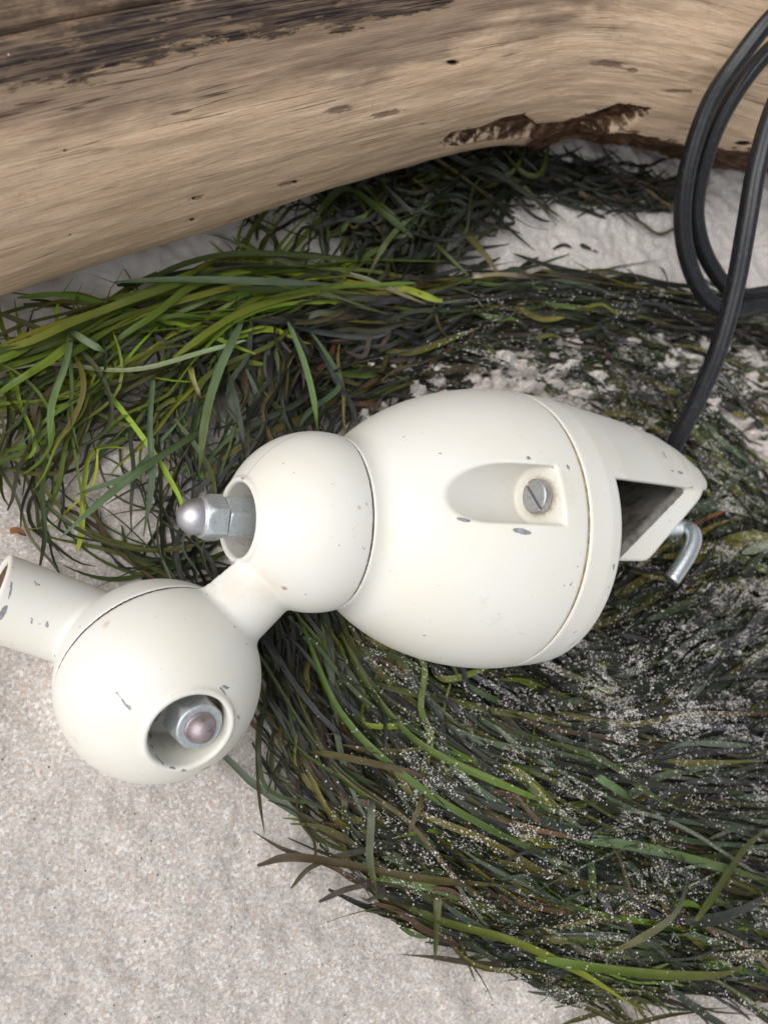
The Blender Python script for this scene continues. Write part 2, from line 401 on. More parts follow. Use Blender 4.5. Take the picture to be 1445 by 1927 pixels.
def mat_plain(name, col, rough=0.6, var=0.3, scale=600):
    m = NT(name); p = m.pos(); n1 = m.noise(p, scale, 4, 0.6)
    c = m.mix(m.sm(n1, 0.35, 0.7), tuple(x * (1 - var) for x in col), tuple(min(1, x * (1 + var)) for x in col))
    return m.out(c, rough, m.bump(n1, 0.2, 0.0002))
def mat_blade():
    m = NT('eelgrass'); uv = m.n('ShaderNodeUVMap', uv_map='uv').outputs[0]
    c = m.attr('tint', 0)
    st = m.noise(m.vm('MULTIPLY', uv, (30, 7, 1)), 1, 3, 0.6); vein = m.noise(m.vm('MULTIPLY', uv, (4, 26, 1)), 1, 2)
    c = m.mix(m.mth('MULTIPLY', m.sm(vein, 0.4, 0.65), 0.35), c, m.mix(0.5, c, (0.02, 0.02, 0.01)))
    c = m.mix(m.mth('MULTIPLY', m.sm(st, 0.55, 0.72), 0.45), c, (0.05, 0.04, 0.022))
    # grains of sand clinging to the wet blade where it is dusted
    ds = m.attr('dust'); p = m.pos()
    v = m.vor(p, 1300, 'Color'); s2 = m.n('ShaderNodeSeparateColor'); m.l(v, s2.inputs[0])
    vd = m.vor(p, 1300)
    g = m.mth('MULTIPLY', m.mth('GREATER_THAN', m.mth('ADD', s2.outputs[0], m.mth('MULTIPLY', ds, m.mth('MULTIPLY', m.sm(m.noise(p, 120, 4, 0.65), 0.44, 0.72), 0.55))), 0.985), m.mth('LESS_THAN', vd, 0.42))
    g = m.mth('MULTIPLY', g, m.mth('GREATER_THAN', ds, 0.02))
    c = m.mix(g, c, (0.62, 0.58, 0.55))
    rg = m.mth('ADD', m.mth('ADD', 0.20, m.mth('MULTIPLY', st, 0.28)), m.mth('MULTIPLY', g, 0.5))
    m.b.inputs['Specular IOR Level'].default_value = 0.6
    n = m.bump(m.mth('ADD', vein, m.mth('MULTIPLY', g, 1.5)), 0.6, 0.0004)
    m.out(c, rg, n)
    tr = m.n('ShaderNodeBsdfTranslucent'); m.l(m.mix(0.6, c, (0.25, 0.32, 0.03)), tr.inputs[0])
    mx = m.n('ShaderNodeMixShader', i_0=0.06); m.l(m.b.outputs[0], mx.inputs[1]); m.l(tr.outputs[0], mx.inputs[2])
    m.l(mx.outputs[0], m.t.nodes['Material Output'].inputs[0]); return m.m

M_SAND = mat_sand(); M_WOOD = mat_wood(); M_BLADE = mat_blade()
M_ZINC = mat_metal('zinc_plated_steel', (0.66, 0.71, 0.73), 0.42, (0.22, 0.16, 0.13), 0.35)
M_DOME = mat_metal('nut_dome_steel', (0.56, 0.56, 0.59), 0.36, (0.22, 0.12, 0.12), 0.3)
M_DOMER = mat_metal('pink_tarnished_dome', (0.42, 0.36, 0.38), 0.46, (0.14, 0.05, 0.05), 0.9)
M_RAW = mat_metal('bare_cast_metal', (0.16, 0.15, 0.13), 0.6, (0.05, 0.03, 0.015), 0.7, 0.35, 140)
M_CHROME = mat_metal('bright_steel', (0.72, 0.77, 0.79), 0.16, (0.3, 0.3, 0.3), 0.15)
M_GAP = mat_plain('dark_joint_gap', (0.025, 0.018, 0.022), 0.7)
M_TAN = mat_plain('soiled_joint_filler', (0.40, 0.29, 0.15), 0.7, 0.35)
M_RUST = mat_plain('rusty_bore', (0.16, 0.075, 0.03), 0.85, 0.6, 500)
M_CABLE = NT('black_rubber'); _p = M_CABLE.pos(); _n = M_CABLE.noise(_p, 500, 4, 0.7)
M_CABLE = M_CABLE.out(M_CABLE.mix(M_CABLE.sm(_n, 0.5, 0.75), (0.007, 0.008, 0.011), (0.030, 0.031, 0.034)), 0.42, M_CABLE.bump(_n, 0.15, 0.0003))

# ------------------------------------------------------------------ ground
def gauss(x, y, cx, cy, r): return np.exp(-((x - cx) ** 2 + (y - cy) ** 2) / (r * r))
BAW = W(BALL_A)
def ground_h(x, y, px, py, crumbs=True):                                         # x, y world metres -> height in metres
    h = 0.006 * fbm(x * 9, y * 9, 3, 3) + 0.0016 * fbm(x * 60, y * 60, 3, 9)
    near = np.exp(-(x * x + y * y) / 0.5)
    top = sstep(650, 430, py) * sstep(-400, 0, px) * sstep(1900, 1445, px)
    h = h + near * top * (0.005 * np.abs(fbm(x * 45, y * 45, 4, 21)) + 0.0022 * np.abs(fbm(x * 190, y * 190, 4, 5)))
    if crumbs:                                                      # sand washed over the weed behind the clamp
        dusty = sstep(600, 800, px) * sstep(570, 640, py) * sstep(1150, 950, py) * near
        h = h + dusty * np.maximum(0.0014 + 0.007 * fbm(x * 60 + y * 32, y * 110, 5, 31) + 0.011 * fbm(x * 170 + y * 120, y * 420, 5, 35), -0.003)
    h = h - 0.021 * gauss(x, y, 0.006, -0.003, 0.046) * near
    rb = np.hypot(x - BAW[0], y - BAW[1])
    h = h + (0.0042 + 0.0012 * fbm(x * 140, y * 140, 3, 71)) * np.exp(-((rb - 0.021) / 0.0065) ** 2)   # sand pushed up round the lower ball
    h = h + near * (0.0011 * fbm(x * 130, y * 130, 3, 91) + 0.0005 * fbm(x * 320, y * 320, 2, 95))
    h = h + 0.004 * fbm(x * 1.3, y * 1.3, 3, 40) * 8 * (1 - near)
    return h
def axis_grid(lo, hi, step):
    inner = np.arange(lo, hi + step / 2, step); a = [inner]
    s = step; p = hi; o = []
    while p < 60: s *= 1.28; p += s; o.append(p)
    s = step; p = lo; q = []
    while p > -60: s *= 1.28; p -= s; q.append(p)
    return np.concatenate([np.array(q[::-1]), inner, np.array(o)])
cor = np.array([on_height(a, b, 0) for a, b in [(-20, -40), (1465, -40), (1465, 1950), (-20, 1950)]])
gx = axis_grid(max(-0.2, cor[:, 0].min()), min(0.28, cor[:, 0].max()), 0.0011)
gy = axis_grid(max(-0.2, cor[:, 1].min()), min(0.25, cor[:, 1].max()), 0.0011)
X, Y = np.meshgrid(gx, gy, indexing='ij')
def safe_px(x, y):
    w = np.stack([x, y, np.zeros_like(x)], -1)
    p = (w * 1000 - OFF) @ R3; z = np.minimum(p[..., 2], -40)
    return CX + F * p[..., 0] / -z, CY - F * p[..., 1] / -z
PX, PY = safe_px(X, Y)
Z = ground_h(X, Y, PX, PY)
nx_, ny_ = X.shape
i = np.arange(nx_ - 1)[:, None] * ny_; j = np.arange(ny_ - 1)[None]
GF = np.stack([i + j, i + ny_ + j, i + ny_ + j + 1, i + j + 1], -1).reshape(-1, 4)
GV = np.stack([X, Y, Z], -1).reshape(-1, 3)
ground = obj('sand', GV, GF, M_SAND); tag(ground, 'pale pinkish grey beach sand under everything', kind='structure')
attr(ground, 'lightened', (sstep(700, 540, PY) * (0.35 + 0.65 * sstep(800, 500, PX))).ravel())  # mask for whitening sand near the log, strongest at left, against its shade
def gh(x, y, crumbs=True):
    px, py = safe_px(x, y); return ground_h(x, y, px, py, crumbs)

# ------------------------------------------------------------------ log
def at_h(px, py, h): return on_height(np.array([px]), np.array([py]), h)[0]
log_c = [at_h(-900, 335, 44), at_h(-420, 200, 44), at_h(60, 96, 45), at_h(560, 8, 48), at_h(960, -30, 50), at_h(1250, 30, 48), at_h(1560, 116, 42)]
d0 = log_c[-1] - log_c[-2]; d0 /= np.linalg.norm(d0)
log_c += [log_c[-1] + d0 * 0.25 + np.array([0, 0.03, -0.005])]
LP = catmull(log_c, 90)
seg = np.linalg.norm(np.diff(LP, axis=0), axis=1); LS = np.concatenate([[0], np.cumsum(seg)])
ns = 560; ss = np.linspace(0, LS[-1], ns); LP = np.stack([np.interp(ss, LS, LP[:, k]) for k in range(3)], 1)
T = np.gradient(LP, axis=0); T /= np.linalg.norm(T, axis=1, keepdims=True)
na = 420
# angle 0 = straight up, positive towards the viewer side (world -y); finer there
ang = np.linspace(-np.pi, np.pi, na, endpoint=False)
ang = ang + 0.45 * np.sin(ang - 1.2) * -1
U_ = np.cross(T, [0, 0, 1.0]); U_ /= np.linalg.norm(U_, axis=1, keepdims=True)      # towards the viewer side
N_ = np.cross(U_, T)
Rl = 0.054 + 0.003 * np.sin(ss * 14) - 0.004 * sstep(0.25, 0.6, ss)
A2, S2 = np.meshgrid(ang, ss)
rad = Rl[:, None] * (1 + 0.05 * np.cos(2 * A2 + 0.6)) + 0.0022 * fbm(S2 * 9, A2 * 1.6, 3, 70) + 0.0007 * fbm(S2 * 40, A2 * 14, 3, 75)
base = LP[:, None] + rad[..., None] * (np.cos(A2)[..., None] * N_[:, None] + np.sin(A2)[..., None] * U_[:, None])
PXl, PYl = to_px(base)
facing = np.sin(A2) > -0.6
# long open split near the top left, below which the strip is stained dark
def poly_y(pts, x): p = np.array(pts, float); return np.interp(x, p[:, 0], p[:, 1])
split_y = poly_y([(-300, 140), (0, 62), (120, 36), (340, -6), (700, -70), (1500, -160)], PXl)
stain_y = poly_y([(-300, 215), (0, 165), (200, 128), (400, 92), (520, 62), (700, 40), (835, 8), (950, -40), (1500, -120)], PXl)
mmpx = 0.155
stain = (stain_y - PYl) * mmpx
sp = (split_y - PYl) * mmpx + 1.1 * fbm(S2 * 60, A2 * 3, 3, 77)
rad = rad - 0.0045 * np.exp(-(sp / 0.55) ** 2) - 0.0012 * sstep(-0.4, 0.6, sp)
# rotten hollow: polygon outlines in the picture
def poly_sd(poly, x, y):
    P = np.array(poly, float); n = len(P); d = np.full(x.shape, 1e9); s = np.zeros(x.shape, bool)
    for k in range(n):
        a = P[k]; b = P[(k + 1) % n]; e = b - a
        wx = x - a[0]; wy = y - a[1]; t = np.clip((wx * e[0] + wy * e[1]) / (e @ e), 0, 1)
        d = np.minimum(d, (wx - e[0] * t) ** 2 + (wy - e[1] * t) ** 2)
        c = ((a[1] > y) != (b[1] > y)) & (x < (b[0] - a[0]) * (y - a[1]) / (b[1] - a[1] + 1e-12) + a[0]); s ^= c
    return np.sqrt(d) * np.where(s, 1, -1)
hol = poly_sd([(832, 268), (850, 250), (905, 240), (950, 222), (985, 216), (1010, 235), (1060, 232), (1120, 214), (1165, 196), (1225, 205), (1180, 240), (1100, 262), (1010, 258), (900, 262), (840, 280)], PXl, PYl) * mmpx
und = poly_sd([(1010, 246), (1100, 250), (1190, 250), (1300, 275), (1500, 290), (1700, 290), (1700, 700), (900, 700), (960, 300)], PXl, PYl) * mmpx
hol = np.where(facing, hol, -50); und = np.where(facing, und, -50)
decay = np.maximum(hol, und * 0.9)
rad = rad - 0.0042 * sstep(-0.4, 1.3, hol) - 0.005 * sstep(0.0, 5.0, und) * sstep(1000, 1080, PXl) + sstep(0, 3, und) * 0.004 * fbm(S2 * 70, A2 * 9, 4, 88)
rad = rad - 0.001 * np.exp(-((PXl - 1120) / 130.0) ** 2) * sstep(150, 330, PYl) * facing
knots = [(1143, 119, 38, 8, -3), (727, 214, 34, 7, 12), (640, 205, 30, 9, 12), (853, 117, 16, 6, 0), (1275, 171, 42, 4, 0), (1190, 132, 12, 6, 0), (372, 372, 14, 5, 15), (540, 345, 22, 4, 15), (340, 212, 26, 4, 12), (505, 45, 16, 22, 0), (230, 165, 36, 3, 12)]
holes = [(126, 283, 6, 5), (131, 442, 5, 4), (362, 414, 6, 4), (555, 343, 6, 4), (366, 374, 5, 4), (853, 117, 10, 4), (1398, 270, 18, 5), (1140, 228, 14, 6)]
kn = np.full(PXl.shape, -9.0); hl = np.full(PXl.shape, -9.0)
for kx, ky, a, b, dg in knots:
    r = math.radians(dg); ex = (PXl - kx) * math.cos(r) - (PYl - ky) * math.sin(r); ey = (PXl - kx) * math.sin(r) + (PYl - ky) * math.cos(r)
    kn = np.maximum(kn, (1 - np.sqrt((ex / a) ** 2 + (ey / b) ** 2)) * 1.5)
for kx, ky, a, b in holes: hl = np.maximum(hl, 1 - np.sqrt(((PXl - kx) / a) ** 2 + ((PYl - ky) / b) ** 2))
kn = np.where(facing, kn, -9); hl = np.where(facing, hl, -9)
rad = rad - 0.0012 * np.clip(hl * 1.5, 0, 1) - 0.0003 * np.clip(kn, 0, 1)
LV = LP[:, None] + rad[..., None] * (np.cos(A2)[..., None] * N_[:, None] + np.sin(A2)[..., None] * U_[:, None])
i = np.arange(ns - 1)[:, None] * na; j = np.arange(na)[None]; j2 = (j + 1) % na
LF = np.stack([i + j, i + j2, i + na + j2, i + na + j], -1).reshape(-1, 4)
lo_ = np.array([LP[:, 0].mean(), LP[:, 1].mean(), 0])
log = obj('driftwood_log', LV.reshape(-1, 3), LF, M_WOOD, origin=lo_)
tag(log, 'smooth tan driftwood log with a dark stained strip, lying across the sand', 'log')
attr(log, 'stain', stain.ravel()); attr(log, 'decay', decay.ravel()); attr(log, 'knot', kn.ravel()); attr(log, 'hole', hl.ravel())
uvl = log.data.uv_layers.new(name='grain')
uvv = np.stack([S2, (A2 + np.pi) * 0.055], -1).reshape(-1, 2)
li = np.empty(len(log.data.loops), np.int32); log.data.loops.foreach_get('vertex_index', li)
u4 = uvv[li].reshape(-1, 4, 2)
wrap = (u4[..., 1].max(1) - u4[..., 1].min(1)) > 0.17
fx = u4[wrap]; fx[..., 1] = np.where(fx[..., 1] < 0.17, fx[..., 1] + 2 * np.pi * 0.055, fx[..., 1]); u4[wrap] = fx
uvl.data.foreach_set('uv', u4.reshape(-1).astype(np.float32))

# ------------------------------------------------------------------ lamp
nB = np.array([0.855, -0.04, -0.515]); nB /= np.linalg.norm(nB)     # body axis (view frame)
vB = np.array([0, 1.0, 0]); vB -= (vB @ nB) * nB; vB /= np.linalg.norm(vB)
wB = np.cross(nB, vB)
BALL_B = BODY - 62.6 * nB
BALL_B = BALL_B + np.array([0.0, 0.0, 0.0])
RB, RA = 25.5, 26.7
aA = np.array([0.50, -0.36, 0.79]); aA /= np.linalg.norm(aA)
sA = np.array([0.57, -0.52, 0.645]); sA /= np.linalg.norm(sA)        # normal of its joint plane
#        # bolt axis of the lower ball, towards the viewer
aB = np.array([-0.80, 0.03, 0.60]); aB /= np.linalg.norm(aB)
LO = W(BODY); LO[2] = 0
lamp = bpy.data.objects.new('clamp_lamp_arm', None); lamp.empty_display_size = 0.02; COL.objects.link(lamp); lamp.location = LO
tag(lamp, 'cream enamelled lamp arm with two ball joints and a screw clamp, black cable attached', 'lamp arm')
def frame_fn(o, e1, e2, e3): return lambda V: o + V[:, :1] * e1 + V[:, 1:2] * e2 + V[:, 2:3] * e3
def lamp_part(name, f, lo, hi, h, conv, mat, parent=lamp, inside=None):
    V, Q = surf_net(f, lo, hi, h)
    mi = None
    if inside is not None: c = V[Q].mean(1); mi = inside(c[:, 0], c[:, 1], c[:, 2]).astype(int)
    Vw = W(conv(V)) if conv else W(V)
    Vw = Vw - LO
    return obj(name, Vw, Q, mat, parent, midx=mi)

def hit(tree, px, py):
    o = Vector(W([0, 0, 0])); d = Vector(W(ray(px, py) * 100)) - o; d.normalize()
    loc, nor, _, _ = tree.ray_cast(o, d); return (np.array(loc), np.array(nor)) if loc is not None else (None, None)
def tree_of(*os):
    vs = []; fs = []; n = 0
    for o in os:
        v = np.empty(len(o.data.vertices) * 3, np.float32); o.data.vertices.foreach_get('co', v); v = v.reshape(-1, 3) + LO
        vs += v.tolist(); fs += [tuple(q + n for q in p.vertices) for p in o.data.polygons]; n = len(vs)
    return BVHTree.FromPolygons(vs, fs)
def chips_at(tree, lst):                                            # (px, py, angle deg, half length px, half width px)
    out = []
    for px, py, dg, a, b in lst:
        l0, n0 = hit(tree, px, py)
        if l0 is None: continue
        r = math.radians(dg); l1, _ = hit(tree, px + 6 * math.cos(r), py + 6 * math.sin(r))
        if l1 is None: continue
        u = l1 - l0; s = np.linalg.norm(u) / 6
        if s > 0.0006: continue
        u /= np.linalg.norm(u); k = 0.00019
        out.append((l0, u, a * k, b * k))
    return out

# --- ball and tube shells, in the view frame
neck_d = (BALL_B - BALL_A); neck_l = np.linalg.norm(neck_d); neck_d /= neck_l
stub_d = np.array([-0.86, 0.26, 0.08]); stub_d /= np.linalg.norm(stub_d)
seamA = -0.19 * RA; seamB = -0.21 * RB
def dot(P, c, d): return (P[0] - c[0]) * d[0] + (P[1] - c[1]) * d[1] + (P[2] - c[2]) * d[2]
def ball(P, c, r): return np.sqrt((P[0] - c[0]) ** 2 + (P[1] - c[1]) ** 2 + (P[2] - c[2]) ** 2) - r
def f_elbow(X, Y, Z):
    P = (X, Y, Z)
    a = smax(ball(P, BALL_A, RA), seamA + 0.42 - dot(P, BALL_A, sA), 0.5)
    b = smax(ball(P, BALL_B, RB), seamB + 0.25 - dot(P, BALL_B, -nB), 0.5)
    nk_c = BALL_A + np.array([1.6, 1.2, 0])
    nk = cyl(P, nk_c, neck_d, 11.5, 14, neck_l - 14, 0.5)
    nk = np.maximum(nk, seamA + 0.6 - dot(P, BALL_A, sA)); nk = np.maximum(nk, seamB + 0.6 - dot(P, BALL_B, -nB))
    f = smin(smin(a, nk, 1.6), b, 0.1); f = smin(f, smin(nk, b, 1.2), 0.05)
    for c, d, r in ((BALL_A, aA, RA), (BALL_B, aB, RB)):
        rim = np.sqrt(np.maximum(ball(P, c, 0) ** 2 - dot(P, c, d) ** 2, 1e-9))
        # small raised rim then the bore
        tor = np.sqrt((rim - 10.9) ** 2 + (dot(P, c, d) - math.sqrt(r * r - 10.9 ** 2)) ** 2) - 0.75
        f = smin(f, tor, 0.8)
        f = smax(f, -cyl(P, c, d, 10.0, 9.5, 60, 0.6), 0.7)
    return f
def bb(*pts, pad=2):
    A = np.array(pts); return A.min(0) - pad, A.max(0) + pad
lo, hi = bb(BALL_A - RA, BALL_A + RA, BALL_B - RB, BALL_B + RB)
elbow = lamp_part('elbow_shell', f_elbow, lo, hi, 0.55, None, M_GAP)

def f_back(X, Y, Z):
    P = (X, Y, Z)
    b = smax(ball(P, BALL_A, RA - 0.2), dot(P, BALL_A, sA) - (seamA - 0.42), 0.5)
    tb = smax(cyl(P, stub_c, stub_d, 11.2, 0, stub_len, 0.6), -cyl(P, stub_c, stub_d, 9.0, stub_len - 25, 90, 0.2), 0.9)
    tb = np.maximum(tb, dot(P, BALL_A, sA) - (seamA - 0.9 + 60 * sstep(20, 26, ball(P, BALL_A, 0))))
    f = smin(b, tb, 1.8)
    return f
# tube axis runs past the ball centre so that it leaves the picture at the left edge
stub_end = ray(-17, 1119) * 218; stub_in = ray(185, 1190) * 232
stub_d = stub_end - stub_in; stub_d /= np.linalg.norm(stub_d)
stub_c = stub_in; stub_len = np.linalg.norm(stub_end - stub_in)
lo, hi = bb(BALL_A - RA, BALL_A + RA, stub_end - 14, stub_end + 14)
back = lamp_part('stub_shell', f_back, lo, hi, 0.55, None, M_GAP)
# --- body of the lamp base in body frame (a along axis, b up, w towards viewer)
RBD = 44.0
BL = 63.0
pock_u = np.array([-1, 0, 0.215]); pock_u /= np.linalg.norm(pock_u)
POCK = np.array([-10.0, 9.5, 34.2])
t_seamB = -(seamB) - 0.25
def f_body(a, b, w):
    P = (a, b, w)
    r = np.sqrt(b * b + w * w + 1e-9)
    q = np.sqrt((np.minimum(a, 0) / BL) ** 2 + (r / RBD) ** 2 + 1e-9)
    gl = np.sqrt((np.minimum(a, 0) / BL ** 2) ** 2 + (r / RBD ** 2) ** 2) / q
    egg = (q - 1) / np.maximum(gl, 1e-3)
    s = np.sqrt((a + 62.6) ** 2 + r * r) - (RB - 0.1)
    f = smin(egg, s, 4.6)
    f = smax(f, a - 0.4, 0.9)
    f = smax(f, (-62.6 + t_seamB + 0.5) - a, 0.4)
    q0 = a - POCK[0]; q1 = b - POCK[1]; q2 = w - POCK[2]
    tp = q0 * pock_u[0] + q2 * pock_u[2]; hh = q0 * pock_u[2] - q2 * pock_u[0]
    hh = np.minimum(hh, 0)
    pk = smax(np.sqrt(q1 * q1 + hh * hh + 1e-6) - 8.1, -tp, 0.35)
    return smax(f, -pk, 0.9)
conv = frame_fn(BODY, nB, vB, wB)
body = lamp_part('body_shell', f_body, (-60, -46, -46), (6, 46, 46), 0.6, conv, M_GAP)

def hull(a, b, w, off=0.0):
    Rt = np.interp(a, [0, 10, 20, 45, 62, 72, 80, 87, 92, 96.5, 99.5], [43.9, 43.6, 42.6, 39.8, 36.9, 34.0, 30.6, 26.6, 22.4, 16.5, 6.0]) - off
    k = np.interp(a, [10, 20, 72, 110], [1.0, 0.985, 0.80, 0.78])
    Rt = np.maximum(Rt, 1)
    return (np.sqrt(b * b + (w / k) ** 2) - Rt) * 0.72
def f_cap(a, b, w):
    out = hull(a, b, w)
    capd = smax(smax(out, a - 15.5, 2.2), 1.2 - a, 0.8)
    hood = smax(smax(out, 15.6 - b, 0.9), 1.2 - a, 0.8)
    # slanted jaw
    L1 = (b - 13.0) * 26.0 - (a - 54.5) * 20.0; L1 = L1 / math.hypot(26, 20)          # <0 beyond the inner face
    L2 = -((b - 16.0) * 28.5 - (a - 73.5) * 24.6) / math.hypot(28.5, 24.6)             # <0 before the outer face
    jaw = smax(smax(smax(L1, L2, 1.2), -8.8 - b, 1.6), smax(out, b - 24, 0.5), 1.4)
    jaw = smax(jaw, np.abs(w) - 26.0, 1.6)
    cav = smax(smax(hull(a, b, w, 4.6), 18.5 - a, 1.0), a - 94, 1)
    cav2 = smax(smax(hull(a, b, w, -3), b - 14.2, 0.5), 15.7 - a, 0.4)
    hood = smax(hood, L2 - 0.3 - 0.014 * np.maximum(676 - w * w, 0), 3.0)
    h2 = smax(hood, -cav, 0.6)
    inj = smax(L1, b - 30, 0.5)
    f = np.minimum(capd, h2); f = smin(f, jaw, 0.9)
    screw = np.sqrt((b + 1.0) ** 2 + (w - 2) ** 2) - 4.4
    return f
def cap_inside_unused(a, b, w):
    return (a > 16.3) & (hull(a, b, w) < -1.6) & (b > -8.0) & (((b - 13.0) * 26.0 - (a - 58.5) * 20.0) / 32.8 > -0.5)
cap = lamp_part('clamp_shell', f_cap, (-1, -46, -46), (104, 46, 46), 0.58, conv, M_GAP)
_v = np.empty(len(cap.data.vertices) * 3, np.float32); cap.data.vertices.foreach_get('co', _v)
_c = ((_v.reshape(-1, 3) + LO) * 1000 - OFF) @ R3 - BODY
_a, _b, _w = _c @ nB, _c @ vB, _c @ wB
_l1 = ((_b - 13.0) * 26.0 - (_a - 54.5) * 20.0) / 32.8
bare = np.minimum(np.minimum(_a - 16.2, -1.9 - hull(_a, _b, _w)), _l1 + 2.0)
bare = np.maximum(bare, np.minimum(np.minimum(_a - 16.2, _l1 + 2.6), 14.4 - _b))
attr(cap, 'bare', bare)

# fillers seen in the joints
def disc(name, c, d, r, t0, t1, mat):
    e1 = np.cross(d, [0.3, 0.5, 0.1]); e1 /= np.linalg.norm(e1); e2 = np.cross(d, e1)
    m = 96; a = np.linspace(0, 2 * np.pi, m, endpoint=False)
    ring = lambda rr, t: c + d * t + rr * (np.cos(a)[:, None] * e1 + np.sin(a)[:, None] * e2)
    V = np.concatenate([ring(r - 0.4, t0), ring(r, t0 + 0.15), ring(r, t1 - 0.15), ring(r - 0.4, t1)])
    fs = [(k * m + j, k * m + (j + 1) % m, (k + 1) * m + (j + 1) % m, (k + 1) * m + j) for k in range(3) for j in range(m)]
    fs += [tuple(range(m))[::-1], tuple(range(3 * m, 4 * m))]
    return obj(name, W(V) - LO, fs, mat, lamp)
disc('joint_washer', BALL_A, sA, math.sqrt(RA ** 2 - seamA ** 2) - 0.55, seamA - 0.9, seamA + 0.9, M_GAP)
disc('joint_washer', BALL_B, nB, math.sqrt(RB ** 2 - seamB ** 2) - 0.5, -seamB - 0.9, -seamB + 0.9, M_GAP)
disc('joint_ring', BODY, nB, RBD - 0.6, -0.6, 2.2, M_TAN)

# --- bolts
def hexp(b, w, r, rot=0.0):
    f = None
    for k in range(3):
        an = rot + k * math.pi / 3; d = np.abs(b * math.cos(an) + w * math.sin(an)) - r
        f = d if f is None else smax(f, d, 0.25)
    return f
def axis_frame(d, up=(0, 1, 0)):
    u = np.array(up, float); u -= (u @ d) * d; u /= np.linalg.norm(u); return d, u, np.cross(d, u)
def bolt(c, d, t_nut, parts, rot):
    e = axis_frame(d); cv = frame_fn(c + d * t_nut, *e)
    for name, f, lo, hi, mat in parts:
        par = lamp
        lamp_part(name, f, lo, hi, 0.28, cv, mat, par)
def f_stand(rot):                                                   # long hex coupling
    return lambda a, b, w: smax(smax(hexp(b, w, 5.1, rot), np.maximum(-a - 14, a - 9.4), 0.4), np.sqrt(b * b + w * w) + np.abs(a) * 0.5 - 10.3, 0.3)
def f_nut(rot, r=5.25, l=6.0):
    return lambda a, b, w: smax(smax(hexp(b, w, r, rot), np.maximum(-a, a - l), 0.3), np.sqrt(b * b + w * w) + np.maximum(a, 0) * 0.45 - r * 1.14 - l * 0.30, 0.3)
def f_dome(r=4.5, z0=1.6):
    return lambda a, b, w: smin(smax(np.sqrt(np.maximum(a - z0, 0) ** 2 * 1.0 + b * b + w * w) - r, -a, 0.2), smax(np.sqrt(b * b + w * w) - r - 0.35, np.maximum(-a, a - 0.7), 0.2), 0.3)
def f_shift(f, t): return lambda a, b, w: f(a - t, b, w)
bolt(BALL_B + vB * 0.5, aB, 18.8, [
    ('hex_coupling', f_stand(0.15), (-16, -8, -8), (12, 8, 8), M_ZINC),
    ('hex_nut', f_shift(f_nut(0.32, 5.45), 9.7), (8, -8, -8), (18, 8, 8), M_ZINC),
    ('nut_dome', f_shift(f_dome(4.75, 1.6), 15.2), (14, -8, -8), (24, 8, 8), M_DOME)], 0)
bA = np.array([0.54, -0.26, 0.80]); bA /= np.linalg.norm(bA)
bolt(ray(366, 1356) * 212 - bA * 3.75, bA, 0.0, [
    ('hex_nut', f_nut(0.25, 6.1, 7.5), (-2, -8, -8), (10, 8, 8), M_ZINC),
    ('nut_dome', f_shift(f_dome(3.75, 0.6), 7.4), (6, -8, -8), (16, 8, 8), M_DOMER)], 0)
# --- slotted screw in the pocket
def f_screw(a, b, w):
    f = smax(np.sqrt(b * b + w * w) - 4.9, np.maximum(-a, a - 2.6), 0.7)
    c, s = math.cos(math.radians(48)), math.sin(math.radians(48))
    return smax(f, -np.maximum(np.abs(b * c - w * s) - 0.55, 1.4 - a), 0.15)
e = axis_frame(-nB); ps = BODY + nB * (POCK[0] - 0.1) + vB * (POCK[1] - 0.3) + wB * (POCK[2] + 1.2)
lamp_part('slotted_screw', f_screw, (-1, -6, -6), (4, 6, 6), 0.22, frame_fn(ps, *e), mat_metal('screw_steel', (0.50, 0.51, 0.53), 0.36, (0.30, 0.12, 0.06), 0.6, scale=260))
# --- clamp screw with bent bar
def bp(a, b, w): return BODY + nB * a + vB * b + wB * w
s0, s1 = bp(34, 0.5, 4), ray(1293, 992) * 296
sd = s1 - s0; sl_ = np.linalg.norm(sd); sd /= sl_
tt = np.arange(0, sl_ - 3.0, 0.28); e = axis_frame(sd)
rr = 3.3 + 0.38 * (np.abs(((tt / 1.12) % 1) * 2 - 1) * 2 - 1)
a_ = np.linspace(0, 2 * np.pi, 28, endpoint=False)
V = np.concatenate([s0 + sd * t + r * (np.cos(a_)[:, None] * e[1] + np.sin(a_)[:, None] * e[2]) for t, r in zip(tt, rr)])
m = 28; nn = len(tt)
fs = [(k * m + j, k * m + (j + 1) % m, (k + 1) * m + (j + 1) % m, (k + 1) * m + j) for k in range(nn - 1) for j in range(m)] + [tuple(range(m))[::-1], tuple(range((nn - 1) * m, nn * m))]
obj('clamp_screw', W(V) - LO, fs, M_ZINC, lamp)
hp = [s1 - sd * 4.0, s1 - sd * 1.0, ray(1303, 1003) * 293, ray(1304, 1022) * 291, ray(1290, 1052) * 289, ray(1263, 1093) * 287]
V, fs = sweep(catmull(hp, 10), circ(2.75, 20)); obj('clamp_handle', W(V) - LO, fs, M_CHROME, lamp)
# pressure pad inside the jaw
lamp_part('pressure_pad', lambda a, b, w: smax(np.sqrt(b * b + w * w) - 8.5, np.maximum(-a, a - 3.5), 0.8), (-2, -10, -10), (5, 10, 10), 0.4, frame_fn(s0 - sd * 3, sd, e[1], e[2]), M_RAW)
# liner of rust in the open tube
disc_c = stub_c + stub_d * (stub_len - 1.4)
V, fs = sweep([disc_c - stub_d * 8, disc_c + stub_d * 0.4], circ(9.05, 48)); obj('tube_plug', W(V) - LO, fs, M_RUST, lamp)

